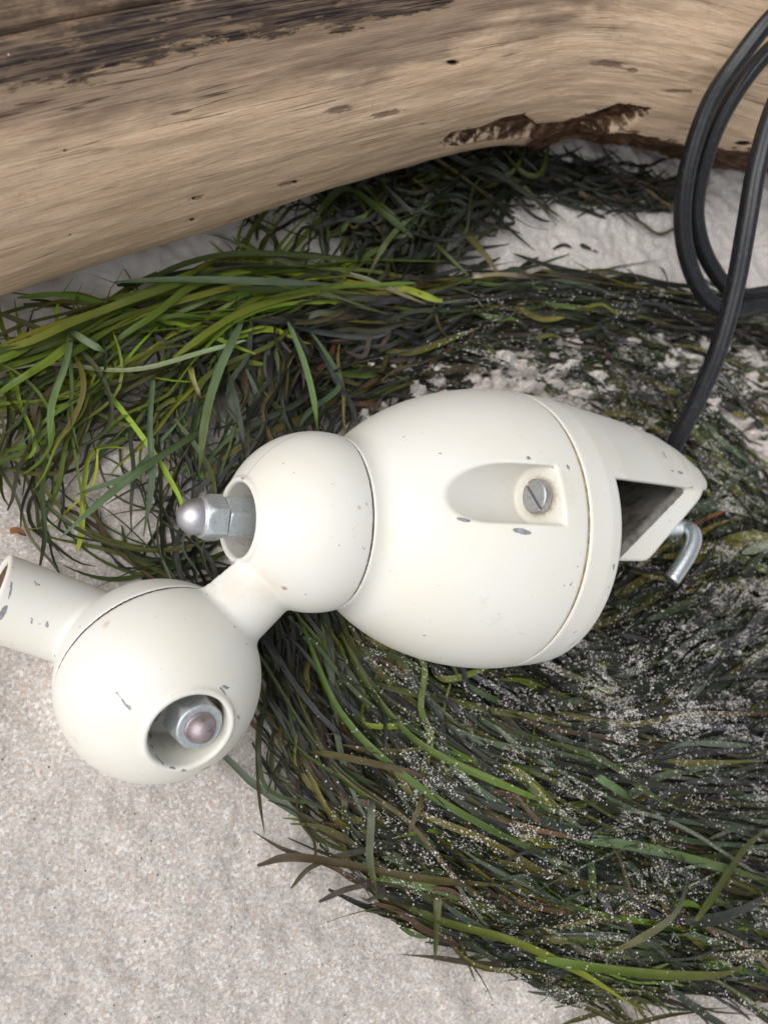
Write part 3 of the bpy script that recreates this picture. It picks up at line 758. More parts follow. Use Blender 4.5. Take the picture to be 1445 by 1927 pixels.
# --- paint for each shell with its own chips
TR = tree_of(elbow, back, body, cap)
def paint(o, name, chips, **kw):
    mt = mat_paint(name, chips_at(TR, chips), **kw)
    o.data.materials[0] = mt
    if len(o.data.materials) < 2: o.data.materials.append(M_RAW)
bl_n = np.cross(aB, W(BALL_B + np.array([0, 164 * .15, 45 * .15])) * 0 + np.array([0, 164, 45.0])); bl_n /= np.linalg.norm(bl_n)
wn_ = bl_n @ R3.T; up_w = np.array([0, 1.0, 0.25]) @ R3.T
def dirt_at(px, py, r0, r1, col, amt):
    l0, _ = hit(TR, px, py); return (l0, r0, r1, col, amt)
BD = (0.30, 0.26, 0.20)
boreA = W(BALL_A + aA * 9); boreB = W(BALL_B + aB * 9)
paint(elbow, 'cream_paint_elbow', [(236, 1325, 55, 10, 1.5), (222, 1306, 50, 9, 0.7), (243, 1331, 50, 5, 1.4),
      (283, 1385, 85, 8, 2.8), (286, 1405, 70, 5, 2.4), (300, 1430, 45, 10, 2.2), (347, 1452, 0, 8, 3.2), (325, 1446, 20, 5, 1.8), (388, 1446, -25, 9, 2.8), (296, 1350, -60, 9, 2.6), (420, 1300, 50, 8, 1.6), (449, 1350, 80, 6, 1.3), (330, 1325, -45, 5, 1.5), (425, 1293, 20, 6, 2),
      (575, 1118, 50, 1.5, 1.2), (497, 1218, 50, 2.2, 1.6), (465, 1213, 0, 1.6, 1), (442, 1180, 0, 1.5, 1.2), (685, 1032, 60, 3, 0.8), (553, 890, 0, 2, 1), (627, 910, 0, 1.3, 1), (457, 900, 10, 5, 1.6), (355, 1400, 0, 1.5, 1)],
      lines=[(wn_, float(wn_ @ W(BALL_B)), up_w, float(up_w @ W(BALL_B)) + 0.010, 0.00022)],
      dirty=[(boreA, 0.0095, 0.0145, (0.50, 0.49, 0.45), 0.8), (boreB, 0.0090, 0.0150, (0.34, 0.30, 0.24), 0.85),
             dirt_at(535, 1107, 0.0003, 0.0011, (0.36, 0.20, 0.08), 0.9), dirt_at(676, 955, 0.0001, 0.0008, (0.45, 0.30, 0.16), 0.6), dirt_at(690, 948, 0.0001, 0.0008, (0.45, 0.30, 0.16), 0.6),
             dirt_at(200, 1175, 0.0002, 0.0015, (0.55, 0.36, 0.20), 0.5), dirt_at(440, 1110, 0.001, 0.006, (0.55, 0.46, 0.33), 0.35), (W(BALL_A + aA * 17 + np.array([9.0, 2.0, -3.0])), 0.002, 0.0055, (0.20, 0.12, 0.07), 0.8), dirt_at(500, 1100, 0.001, 0.007, (0.55, 0.46, 0.33), 0.30)], soil=0.9)
paint(back, 'cream_paint_stub', [(67, 1098, 70, 5, 1.4), (73, 1100, 60, 3, 1.3), (60, 1168, 80, 5, 1.2), (89, 1176, 85, 5, 2.6), (76, 1174, 0, 2, 1.1), (24, 1068, 80, 2, 1), (20, 1110, 100, 15, 1.6), (4, 1155, 120, 13, 4.0),
      (150, 1180, 0, 1.5, 1), (103, 1235, 90, 3, 1)], soil=0.9)
paint(body, 'cream_paint_body', [(995, 862, 0, 4, 2.6), (1069, 879, 70, 4, 2.6), (982, 1000, 12, 15, 4.0), (865, 976, 20, 4.0, 2.8), (876, 979, 5, 6.5, 3.0), (1036, 958, 80, 2, 1), (1075, 1099, -45, 3, 1.5), (1061, 1102, 0, 1.6, 1.2), (798, 1196, 0, 1.8, 1.5), (1086, 1067, 0, 1.4, 1), (828, 853, 0, 2.4, 0.8), (1041, 880, 20, 2, 1)], soil=0.7,
      dirty=[(W(ps), 0.0048, 0.0125, (0.56, 0.53, 0.42), 0.5), (W(ps), 0.0044, 0.0062, (0.36, 0.26, 0.14), 0.5)])
paint(cap, 'cream_paint_clamp', [(1250, 856, 62, 9, 3.0), (1280, 889, 12, 11, 3.2), (1265, 886, 10, 8, 1.6), (1193, 910, 0, 7, 3.4), (1155, 1067, 90, 5, 3.2), (1160, 911, 0, 4, 1.4), (1319, 905, -45, 8, 1.8), (1306, 897, 0, 2, 1.4), (1170, 884, 0, 1.3, 1), (1145, 1105, 60, 2.4, 1), (1300, 918, -5, 9, 1.5), (1082, 1190, -40, 5, 1), (1076, 1212, -35, 9, 0.9)], soil=0.6, raw=True)

# --- cable (twin-core flex with a shallow groove)
def cab_sec(r=3.35):
    a = np.linspace(0, 2 * np.pi, 36, endpoint=False)
    rr = r * (1 - 0.05 * (1 - np.cos(2 * a)) - 0.05 * np.exp(-((np.cos(a)) / 0.16) ** 2) - 0.13 * np.exp(-(np.sin(a + 0.35) / 0.24) ** 2))
    return np.stack([rr * np.cos(a), rr * np.sin(a)], 1)
cpts = [(1262, 850, 312), (1280, 815, 306), (1318, 740, 296), (1352, 655, 287), (1383, 540, 279), (1405, 420, 272), (1425, 310, 268), (1462, 190, 266), (1520, 90, 268),
        (1640, -20, 274), (1790, 60, 288), (1830, 300, 310), (1740, 500, 332), (1590, 560, 340), (1445, 572, 336), (1382, 572, 330), (1330, 510, 322), (1300, 420, 312), (1308, 320, 300), (1345, 210, 290), (1400, 112, 282), (1470, 30, 276),
        (1600, -70, 276), (1800, -10, 284), (1880, 240, 306), (1800, 480, 336), (1640, 560, 346), (1480, 545, 344), (1395, 545, 340), (1345, 480, 335), (1320, 400, 325), (1332, 325, 312), (1370, 215, 300), (1425, 120, 292), (1500, 40, 288), (1640, -50, 290), (1850, 20, 300), (1900, 260, 330), (1980, 480, 372)]
cpts = cpts[:14] + [(1445, 572, 340), (1370, 583, 334), (1318, 545, 328), (1286, 450, 318), (1290, 335, 306), (1330, 205, 294), (1390, 110, 284), (1475, 10, 278)] + \
       [(1610, -90, 280), (1830, -10, 288), (1900, 250, 310), (1810, 500, 342), (1640, 560, 350), (1470, 550, 348), (1388, 553, 345), (1335, 495, 338), (1310, 415, 327), (1318, 330, 316), (1352, 230, 304), (1415, 130, 294), (1500, 50, 290), (1640, -50, 294), (1850, 20, 304), (1930, 260, 334), (2010, 480, 378)]
cp = catmull([ray(a, b) * d for a, b, d in cpts], 14)
_T = np.gradient(cp, axis=0); _T /= np.linalg.norm(_T, axis=1, keepdims=True); _m = 36
_u = np.tile([0.25, 0.1, 1.0], (len(cp), 1)); _u -= (_u * _T).sum(1, keepdims=True) * _T; _u /= np.linalg.norm(_u, axis=1, keepdims=True)
_w = np.cross(_T, _u); _s = cab_sec(); V = (cp[:, None] + _s[None, :, :1] * _u[:, None] + _s[None, :, 1:] * _w[:, None]).reshape(-1, 3)
fs = [(k * _m + j, k * _m + (j + 1) % _m, (k + 1) * _m + (j + 1) % _m, (k + 1) * _m + j) for k in range(len(cp) - 1) for j in range(_m)] + [tuple(range(_m))[::-1], tuple(range((len(cp) - 1) * _m, len(cp) * _m))]; obj('power_cable', W(V) - LO, fs, M_CABLE, lamp)

# ------------------------------------------------------------------ eelgrass
GREENS = dict(
    bright=[(0.16, 0.24, 0.010), (0.10, 0.18, 0.010), (0.20, 0.26, 0.014), (0.22, 0.24, 0.010)],
    mid=[(0.050, 0.085, 0.008), (0.065, 0.090, 0.010), (0.036, 0.062, 0.010)],
    olive=[(0.068, 0.066, 0.006), (0.048, 0.045, 0.008), (0.09, 0.075, 0.010)],
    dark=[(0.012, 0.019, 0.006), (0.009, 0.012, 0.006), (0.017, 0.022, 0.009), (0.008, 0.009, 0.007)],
    grey=[(0.06, 0.085, 0.048), (0.045, 0.06, 0.04), (0.085, 0.105, 0.07)],
    pale=[(0.15, 0.23, 0.11), (0.18, 0.25, 0.13), (0.12, 0.20, 0.09)],
    brown=[(0.060, 0.033, 0.018), (0.042, 0.026, 0.020), (0.09, 0.055, 0.025)],
    slate=[(0.018, 0.018, 0.021), (0.027, 0.028, 0.030), (0.038, 0.041, 0.040)],
    cream=[(0.48, 0.42, 0.26)], yellow=[(0.32, 0.34, 0.05)], rust=[(0.25, 0.09, 0.03)])
# how high the heap stands, in mm, as a function of the picture position of the ground below
HEAP = [(1000, 1520, 330, 200, 20), (1280, 1350, 260, 260, 22), (1300, 1720, 260, 130, 16), (760, 1420, 170, 150, 10), (330, 640, 260, 120, 8), (480, 760, 160, 170, 9), (1100, 590, 330, 60, 9), (820, 560, 200, 80, 9),
        (780, 400, 170, 90, 10), (1250, 900, 240, 160, 7), (100, 680, 160, 120, 6), (900, 1250, 250, 120, 12)]
def heap(px, py):
    h = 0
    for cx, cy, rx, ry, a in HEAP: h = np.maximum(h, a * np.exp(-((px - cx) / rx) ** 2 - ((py - cy) / ry) ** 2))
    return h
def dust_at(px, py):
    a = sstep(820, 1250, px) * sstep(1700, 1280, py) * sstep(560, 700, py)
    a = np.maximum(a, 0.9 * sstep(760, 980, px) * sstep(1120, 900, py) * sstep(600, 680, py))
    a = np.maximum(a, 0.25 * sstep(560, 760, px) * sstep(1150, 1250, py))
    a = np.maximum(a, 0.30 * sstep(800, 1000, px) * sstep(520, 560, py))
    return a
class Blades:
    def __init__(s): s.bury = True; s.V = []; s.F = []; s.C = []; s.U = []; s.D = []; s.n = 0
    def add(s, px, py, lift, width, col, col2=None, fold=0.42, dust=1.0, tipw=0.12, twist=None, follow=1.0, bury=True):
        """px, py: picture path of the blade; lift: height over heap in mm (array); width mm"""
        n = len(px)
        w0 = on_height(px, py, np.zeros(n)) if False else None
        h = lift + follow * heap(px, py)
        d = np.stack([(px - CX) / F, -(py - CY) / F, -np.ones(n)], -1)
        for _ in range(2):
            sca = (GROUND0 + h) / (d @ G); P = W(d * sca[:, None])
            g = gh(P[:, 0], P[:, 1], False) * 1000
            h = lift + follow * heap(px, py) + np.maximum(g, -3)
        sca = (GROUND0 + h) / (d @ G); P = W(d * sca[:, None])
        P[:, 2] = np.maximum(P[:, 2], gh(P[:, 0], P[:, 1], not bury) + 0.0002)
        T = np.gradient(P, axis=0); T /= np.maximum(np.linalg.norm(T, axis=1, keepdims=True), 1e-9)
        tw = (random.uniform(-0.9, 0.9) + np.linspace(0, random.uniform(-2.2, 2.2), n)) if twist is None else twist
        S = np.cross([0, 0, 1.0], T); S /= np.maximum(np.linalg.norm(S, axis=1, keepdims=True), 1e-9)
        N = np.cross(T, S)
        ta = np.sin(tw) * 0.95
        S2_ = np.cos(ta)[:, None] * S + np.sin(ta)[:, None] * N; N2 = np.cross(T, S2_)
        t = np.linspace(0, 1, n)
        wd_ = width * 0.001 * 0.5 * np.minimum(1, np.minimum(t / 0.15 + 0.35, (1 - t) / 0.3 + tipw))
        L = P - S2_ * wd_[:, None]; Rr = P + S2_ * wd_[:, None]; C = P - N2 * (wd_ * fold)[:, None]
        V = np.stack([L, C, Rr], 1).reshape(-1, 3)
        k = np.arange(n - 1)[:, None] * 3 + s.n
        q = np.concatenate([np.concatenate([k, k + 1, k + 4, k + 3], 1), np.concatenate([k + 1, k + 2, k + 5, k + 4], 1)])
        c1 = np.array(col); c2 = np.array(col2 if col2 is not None else col)
        cc = c1 * (1 - t[:, None]) + c2 * t[:, None]
        length = np.concatenate([[0], np.cumsum(np.linalg.norm(np.diff(P, axis=0), axis=1))])
        s.V.append(V); s.F.append(q); s.C.append(np.repeat(cc, 3, 0)); s.n += len(V)
        s.U.append(np.stack([np.repeat(length * 8 + random.random() * 50, 3), np.tile([0, 0.5, 1.0], n) + random.randint(0, 40)], 1))
        s.D.append(np.repeat(dust_at(px, py) * dust, 3))
    def build(s, name, origin=None):
        V = np.concatenate(s.V); Q = np.concatenate(s.F)
        if origin is None: origin = (V[:, 0].mean(), V[:, 1].mean(), max(0, V[:, 2].min()))
        o = obj(name, V, Q, M_BLADE, origin=origin)
        attr_col(o, 'tint', np.concatenate(s.C)); attr(o, 'dust', np.concatenate(s.D))
        uvl = o.data.uv_layers.new(name='uv'); li = np.empty(len(o.data.loops), np.int32); o.data.loops.foreach_get('vertex_index', li)
        uvl.data.foreach_set('uv', np.concatenate(s.U)[li].ravel().astype(np.float32)); return o
def pick(mix):
    ks = list(mix); k = random.choices(ks, [mix[q] for q in ks])[0]
    c = random.choice(GREENS[k]); f = random.choice((0.5, 0.75, 0.95, 1.15, 1.4, 1.8)); return tuple(x * f for x in c)
def resample(pts, n):
    P = catmull(np.array(pts, float), 16); L = np.concatenate([[0], np.cumsum(np.linalg.norm(np.diff(P, axis=0), axis=1))])
    t = np.linspace(0, L[-1], n); return np.stack([np.interp(t, L, P[:, 0]), np.interp(t, L, P[:, 1])], 1), L[-1]
def strew(B, guide, count, spread, lenf=(0.35, 0.9), lift=(0, 6), width=(1.6, 3.2), mix={'mid': 1}, wob=14, diverge=0.12, curl=0.0, dust=1.0, follow=1.0):
    G_, L = resample(guide, 60)
    Tn = np.gradient(G_, axis=0); Tn /= np.linalg.norm(Tn, axis=1, keepdims=True); Nn = np.stack([-Tn[:, 1], Tn[:, 0]], 1)
    for _ in range(count):
        f = random.uniform(*lenf); a = random.uniform(-0.1, 1.1 - f); n = 17
        t = np.linspace(a, a + f, n) * 59
        if random.random() < 0.5: t = t[::-1]
        tc = np.clip(t, 0, 59); ex = (t - tc) / 59 * L
        gx_ = np.interp(tc, range(60), G_[:, 0]) ; gy_ = np.interp(tc, range(60), G_[:, 1])
        tx = np.interp(tc, range(60), Tn[:, 0]); ty = np.interp(tc, range(60), Tn[:, 1])
        nx = np.interp(tc, range(60), Nn[:, 0]); ny = np.interp(tc, range(60), Nn[:, 1])
        off = random.gauss(0, 1) * spread; u = np.linspace(-0.5, 0.5, n)
        dv = random.gauss(0, diverge) * f * L * u + random.gauss(0, curl + 0.03) * f * L * u * u * 2
        wv = wob * (random.gauss(0, 0.6) * np.sin(u * 5 + random.random() * 6) + random.gauss(0, 0.3) * np.sin(u * 11 + random.random() * 6))
        o = off + dv + wv
        px = gx_ + tx * ex + nx * o; py = gy_ + ty * ex + ny * o
        base = random.uniform(*lift); li = base + random.uniform(0, 2.2) * np.sin(u * 4 + random.random() * 6)
        ends = np.clip(np.abs(u) * 2, 0, 1) ** 3 * random.uniform(-4, 2)
        c = pick(mix); c2 = pick(mix) if random.random() < 0.25 else tuple(x * random.uniform(0.6, 1.2) for x in c)
        B.add(px, py, np.maximum(li + ends, 0.3), random.uniform(*width), c, c2, dust=dust, follow=follow)

# -- bright loose clump at upper left
B = Blades()
MX = {'bright': 7, 'mid': 4, 'olive': 2.5, 'dark': .8, 'grey': 1, 'brown': .5, 'pale': 1}
MX2 = {'dark': 6, 'slate': 2.0, 'brown': 2, 'olive': 1.5, 'mid': 1.5, 'grey': .8}
MU = {'dark': 5, 'mid': 3, 'olive': 2, 'brown': 1}
strew(B, [(760, 570), (560, 600), (400, 650), (220, 720), (60, 760), (-60, 830)], 10, 34, (0.3, 0.6), (0, 4), (0.7, 1.5), MU, 16, 0.2, 0.15)
strew(B, [(800, 560), (620, 525), (430, 520), (250, 575), (100, 640), (-60, 700)], 68, 19, (0.25, 0.5), (3, 12), (1.1, 2.5), MX, 10)
strew(B, [(700, 560), (520, 590), (350, 640), (200, 700), (60, 730), (-60, 780)], 34, 26, (0.3, 0.6), (2, 9), (1.0, 2.2), MX, 20, 0.2, 0.15)
strew(B, [(700, 550), (520, 550), (330, 580), (120, 570), (-30, 600)], 22, 12, (0.25, 0.5), (3, 9), (0.9, 2.0), MX, 12, 0.15)
strew(B, [(560, 560), (420, 640), (280, 760), (170, 860), (60, 960)], 26, 46, (0.3, 0.6), (0, 7), (0.8, 1.9), MX, 26, 0.2, 0.2)
strew(B, [(60, 570), (90, 680), (60, 800), (-20, 900)], 26, 45, (0.5, 0.9), (2, 9), (0.8, 1.9), {'bright': 4, 'mid': 3, 'olive': 4, 'brown': 1}, 28, 0.35, 0.4)
strew(B, [(180, 560), (170, 680), (120, 800), (60, 900)], 16, 45, (0.5, 0.9), (2, 9), (0.8, 1.8), {'bright': 4, 'mid': 3, 'olive': 4, 'brown': 1}, 30, 0.4, 0.5)
strew(B, [(470, 560), (420, 700), (390, 850), (370, 1010), (400, 1100)], 48, 46, (0.25, 0.6), (0, 7), (0.8, 2.0), {'mid': 3, 'dark': 5, 'olive': 2, 'grey': 1.5, 'slate': 1}, 26, 0.25, 0.2)
strew(B, [(600, 570), (560, 680), (540, 800), (520, 900)], 90, 55, (0.35, 0.8), (0, 6), (0.8, 2.0), MX2, 24, 0.4, 0.3)
strew(B, [(330, 560), (350, 650), (340, 760), (300, 860)], 22, 45, (0.4, 0.8), (0, 6), (0.7, 1.6), MX2, 30, 0.4, 0.5)
strew(B, [(480, 400), (520, 500), (600, 560)], 22, 45, (0.5, 1.0), (0, 7), (0.8, 2.0), MX, 22, 0.6, 0.5)
strew(B, [(480, 430), (600, 370), (720, 400), (820, 450)], 46, 38, (0.25, 0.6), (0, 8), (0.7, 1.6), {'mid': 2, 'dark': 6, 'olive': 2, 'bright': .7}, 24, 0.8, 0.6)
strew(B, [(0, 830), (120, 780), (280, 720), (380, 700)], 12, 36, (0.4, 0.8), (0, 4), (0.7, 1.6), {'mid': 3, 'dark': 4, 'olive': 3}, 26, 0.3, 0.3)
strew(B, [(60, 860), (110, 960), (230, 1030), (400, 1060), (520, 1020)], 12, 18, (0.4, 0.8), (0, 3), (0.6, 1.5), {'mid': 3, 'dark': 1, 'olive': 3}, 16, 0.25, 0.3)
strew(B, [(20, 740), (60, 900), (60, 1010), (120, 1080)], 9, 30, (0.5, 0.9), (0, 3), (0.6, 1.5), {'mid': 3, 'dark': 3, 'olive': 3}, 20, 0.25, 0.3)
strew(B, [(150, 900), (260, 1040), (420, 1110), (560, 1140)], 9, 30, (0.4, 0.8), (0, 3), (0.6, 1.5), {'mid': 3, 'dark': 3, 'brown': 2}, 20, 0.25, 0.3)
strew(B, [(380, 560), (300, 700), (200, 830), (150, 900)], 14, 60, (0.3, 0.7), (0, 4), (0.6, 1.6), MX2, 26, 0.4, 0.4)
strew(B, [(220, 820), (330, 900), (420, 960)], 16, 60, (0.4, 0.9), (0, 2), (0.5, 1.3), MX2, 26, 0.8, 0.7)
green = B.build('eelgrass'); tag(green, 'bright green wet eelgrass heaped loosely on the sand left of the lamp', 'seaweed', kind='stuff')
# -- dark tangle below the log and along the middle
B = Blades()
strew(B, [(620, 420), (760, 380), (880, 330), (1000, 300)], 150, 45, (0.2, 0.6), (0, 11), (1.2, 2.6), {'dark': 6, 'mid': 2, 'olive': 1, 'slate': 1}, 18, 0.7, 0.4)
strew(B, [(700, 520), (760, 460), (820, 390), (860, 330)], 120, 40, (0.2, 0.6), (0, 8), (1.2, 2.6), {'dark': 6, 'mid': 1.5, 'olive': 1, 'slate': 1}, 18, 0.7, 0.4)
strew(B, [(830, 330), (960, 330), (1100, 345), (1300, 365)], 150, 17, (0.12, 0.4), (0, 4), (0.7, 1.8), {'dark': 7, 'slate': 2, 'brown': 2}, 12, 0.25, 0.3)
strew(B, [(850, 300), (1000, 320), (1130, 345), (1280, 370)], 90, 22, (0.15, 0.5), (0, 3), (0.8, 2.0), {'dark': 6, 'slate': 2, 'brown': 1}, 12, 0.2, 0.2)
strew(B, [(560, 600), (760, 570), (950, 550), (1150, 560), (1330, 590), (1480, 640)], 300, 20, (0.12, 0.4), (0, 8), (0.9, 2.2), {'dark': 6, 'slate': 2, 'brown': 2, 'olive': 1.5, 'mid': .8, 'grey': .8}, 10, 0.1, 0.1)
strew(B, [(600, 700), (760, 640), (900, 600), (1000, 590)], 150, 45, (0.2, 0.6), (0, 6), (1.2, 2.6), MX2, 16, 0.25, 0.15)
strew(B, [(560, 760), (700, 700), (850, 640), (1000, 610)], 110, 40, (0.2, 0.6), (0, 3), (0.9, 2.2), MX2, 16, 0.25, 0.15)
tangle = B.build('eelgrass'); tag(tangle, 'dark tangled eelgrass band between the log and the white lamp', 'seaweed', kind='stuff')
# -- sand-dusted weed behind the clamp
B = Blades()
MD = {'dark': 6, 'slate': 1.5, 'olive': 3, 'mid': 2, 'grey': 1.2, 'brown': 1}
strew(B, [(620, 640), (800, 650), (1000, 690), (1200, 780), (1480, 960)], 150, 55, (0.1, 0.3), (-3, 3), (0.7, 1.9), MD, 10, 0.15, 0.15)
strew(B, [(900, 610), (1100, 620), (1280, 670), (1480, 740)], 170, 36, (0.12, 0.4), (-2, 4), (0.9, 2.6), MD, 10, 0.2, 0.15)
strew(B, [(1150, 740), (1300, 850), (1400, 960), (1490, 1100)], 190, 62, (0.15, 0.45), (-2, 4), (1.2, 3.4), MD, 12, 0.25, 0.15)
strew(B, [(1180, 1140), (1300, 1090), (1400, 1050), (1500, 1040)], 150, 55, (0.3, 0.8), (0, 8), (1.8, 4.2), MD, 12, 0.25, 0.15)
dusted = B.build('eelgrass'); tag(dusted, 'sand dusted eelgrass spread behind and right of the clamp', 'seaweed', kind='stuff')
# -- big heap at lower right
B = Blades()
MH = {'dark': 4.0, 'slate': 2.0, 'olive': 3.0, 'mid': 2.6, 'grey': 3.2, 'brown': 1.2, 'bright': 0.5}
strew(B, [(590, 1150), (650, 1330), (770, 1480), (950, 1590), (1180, 1670), (1480, 1740)], 580, 52, (0.3, 0.65), (-9, 7), (1.12, 2.52), MH, 16, 0.15, 0.08)
strew(B, [(620, 1150), (700, 1300), (850, 1420), (1050, 1520), (1250, 1590), (1490, 1640)], 551, 60, (0.3, 0.65), (-9, 8), (1.12, 2.59), MH, 16, 0.15, 0.08)
strew(B, [(700, 1180), (850, 1300), (1000, 1390), (1200, 1430), (1490, 1430)], 551, 60, (0.25, 0.6), (-9, 7), (1.12, 2.52), {'dark': 6, 'slate': 3, 'olive': 2, 'mid': 1, 'grey': 1.8, 'brown': 1}, 16, 0.15, 0.08)
strew(B, [(900, 1260), (1080, 1300), (1230, 1290), (1350, 1230), (1490, 1170)], 435, 65, (0.2, 0.5), (-4, 6), (1.36, 3.22), {'dark': 7, 'slate': 3, 'olive': 2, 'mid': 1, 'grey': 1.6}, 16, 0.25, 0.15)
strew(B, [(1000, 1180), (1150, 1180), (1300, 1140), (1480, 1100)], 290, 45, (0.2, 0.6), (-4, 4), (1.24, 3.08), {'dark': 7, 'slate': 2, 'olive': 2.4, 'mid': 1.5, 'grey': 1}, 16, 0.3, 0.15)
strew(B, [(1000, 1560), (1150, 1500), (1300, 1470), (1490, 1480)], 261, 60, (0.3, 0.7), (0, 7), (1.24, 2.80), {'slate': 4, 'dark': 4, 'grey': 2, 'olive': 1}, 14, 0.18, 0.08)
strew(B, [(760, 1660), (950, 1740), (1150, 1790), (1490, 1830)], 217, 34, (0.2, 0.5), (0, 6), (1.12, 2.52), MH, 16, 0.10, 0.08)
strew(B, [(600, 1500), (730, 1600), (900, 1690), (1100, 1760), (1300, 1800), (1490, 1870)], 137, 28, (0.2, 0.45), (0, 6), (0.74, 1.96), {'olive': 3, 'mid': 2, 'brown': 2, 'dark': 3, 'grey': 1.5}, 18, 0.14, 0.1)
strew(B, [(545, 1180), (550, 1280), (600, 1400), (680, 1500), (780, 1590)], 217, 24, (0.3, 0.7), (0, 5), (0.99, 2.24), {'dark': 5, 'brown': 2, 'olive': 2.4, 'slate': 2, 'mid': 1.5}, 18, 0.15, 0.1)
strew(B, [(1000, 1790), (1150, 1860), (1290, 1940)], 31, 40, (0.3, 0.8), (0, 4), (0.74, 1.68), {'olive': 3, 'mid': 2, 'dark': 2}, 20, 0.3, 0.3)
strew(B, [(1150, 1620), (1250, 1700), (1380, 1760), (1490, 1800)], 232, 50, (0.3, 0.7), (0, 8), (1.24, 2.66), MH, 14, 0.2, 0.08)
strew(B, [(680, 1250), (850, 1420), (1050, 1560), (1300, 1700)], 80, 62, (0.12, 0.32), (3, 10), (0.9, 2.4), MH, 24, 0.6, 0.4)
for _g in ([(560, 1480), (600, 1560), (700, 1640), (820, 1700)], [(640, 1600), (760, 1690), (900, 1770), (1050, 1830)], [(900, 1740), (1050, 1800), (1200, 1850), (1350, 1900)], [(500, 1240), (505, 1340), (540, 1440), (600, 1520)]):
    strew(B, _g, 16, 22, (0.3, 0.6), (0, 4), (0.6, 1.5), {'olive': 3, 'mid': 2, 'brown': 3, 'dark': 2}, 20, 0.15, 0.35, dust=0.4)
heapo = B.build('eelgrass'); tag(heapo, 'dense heap of dark olive eelgrass at lower right with sand grains on it', 'seaweed', kind='stuff')

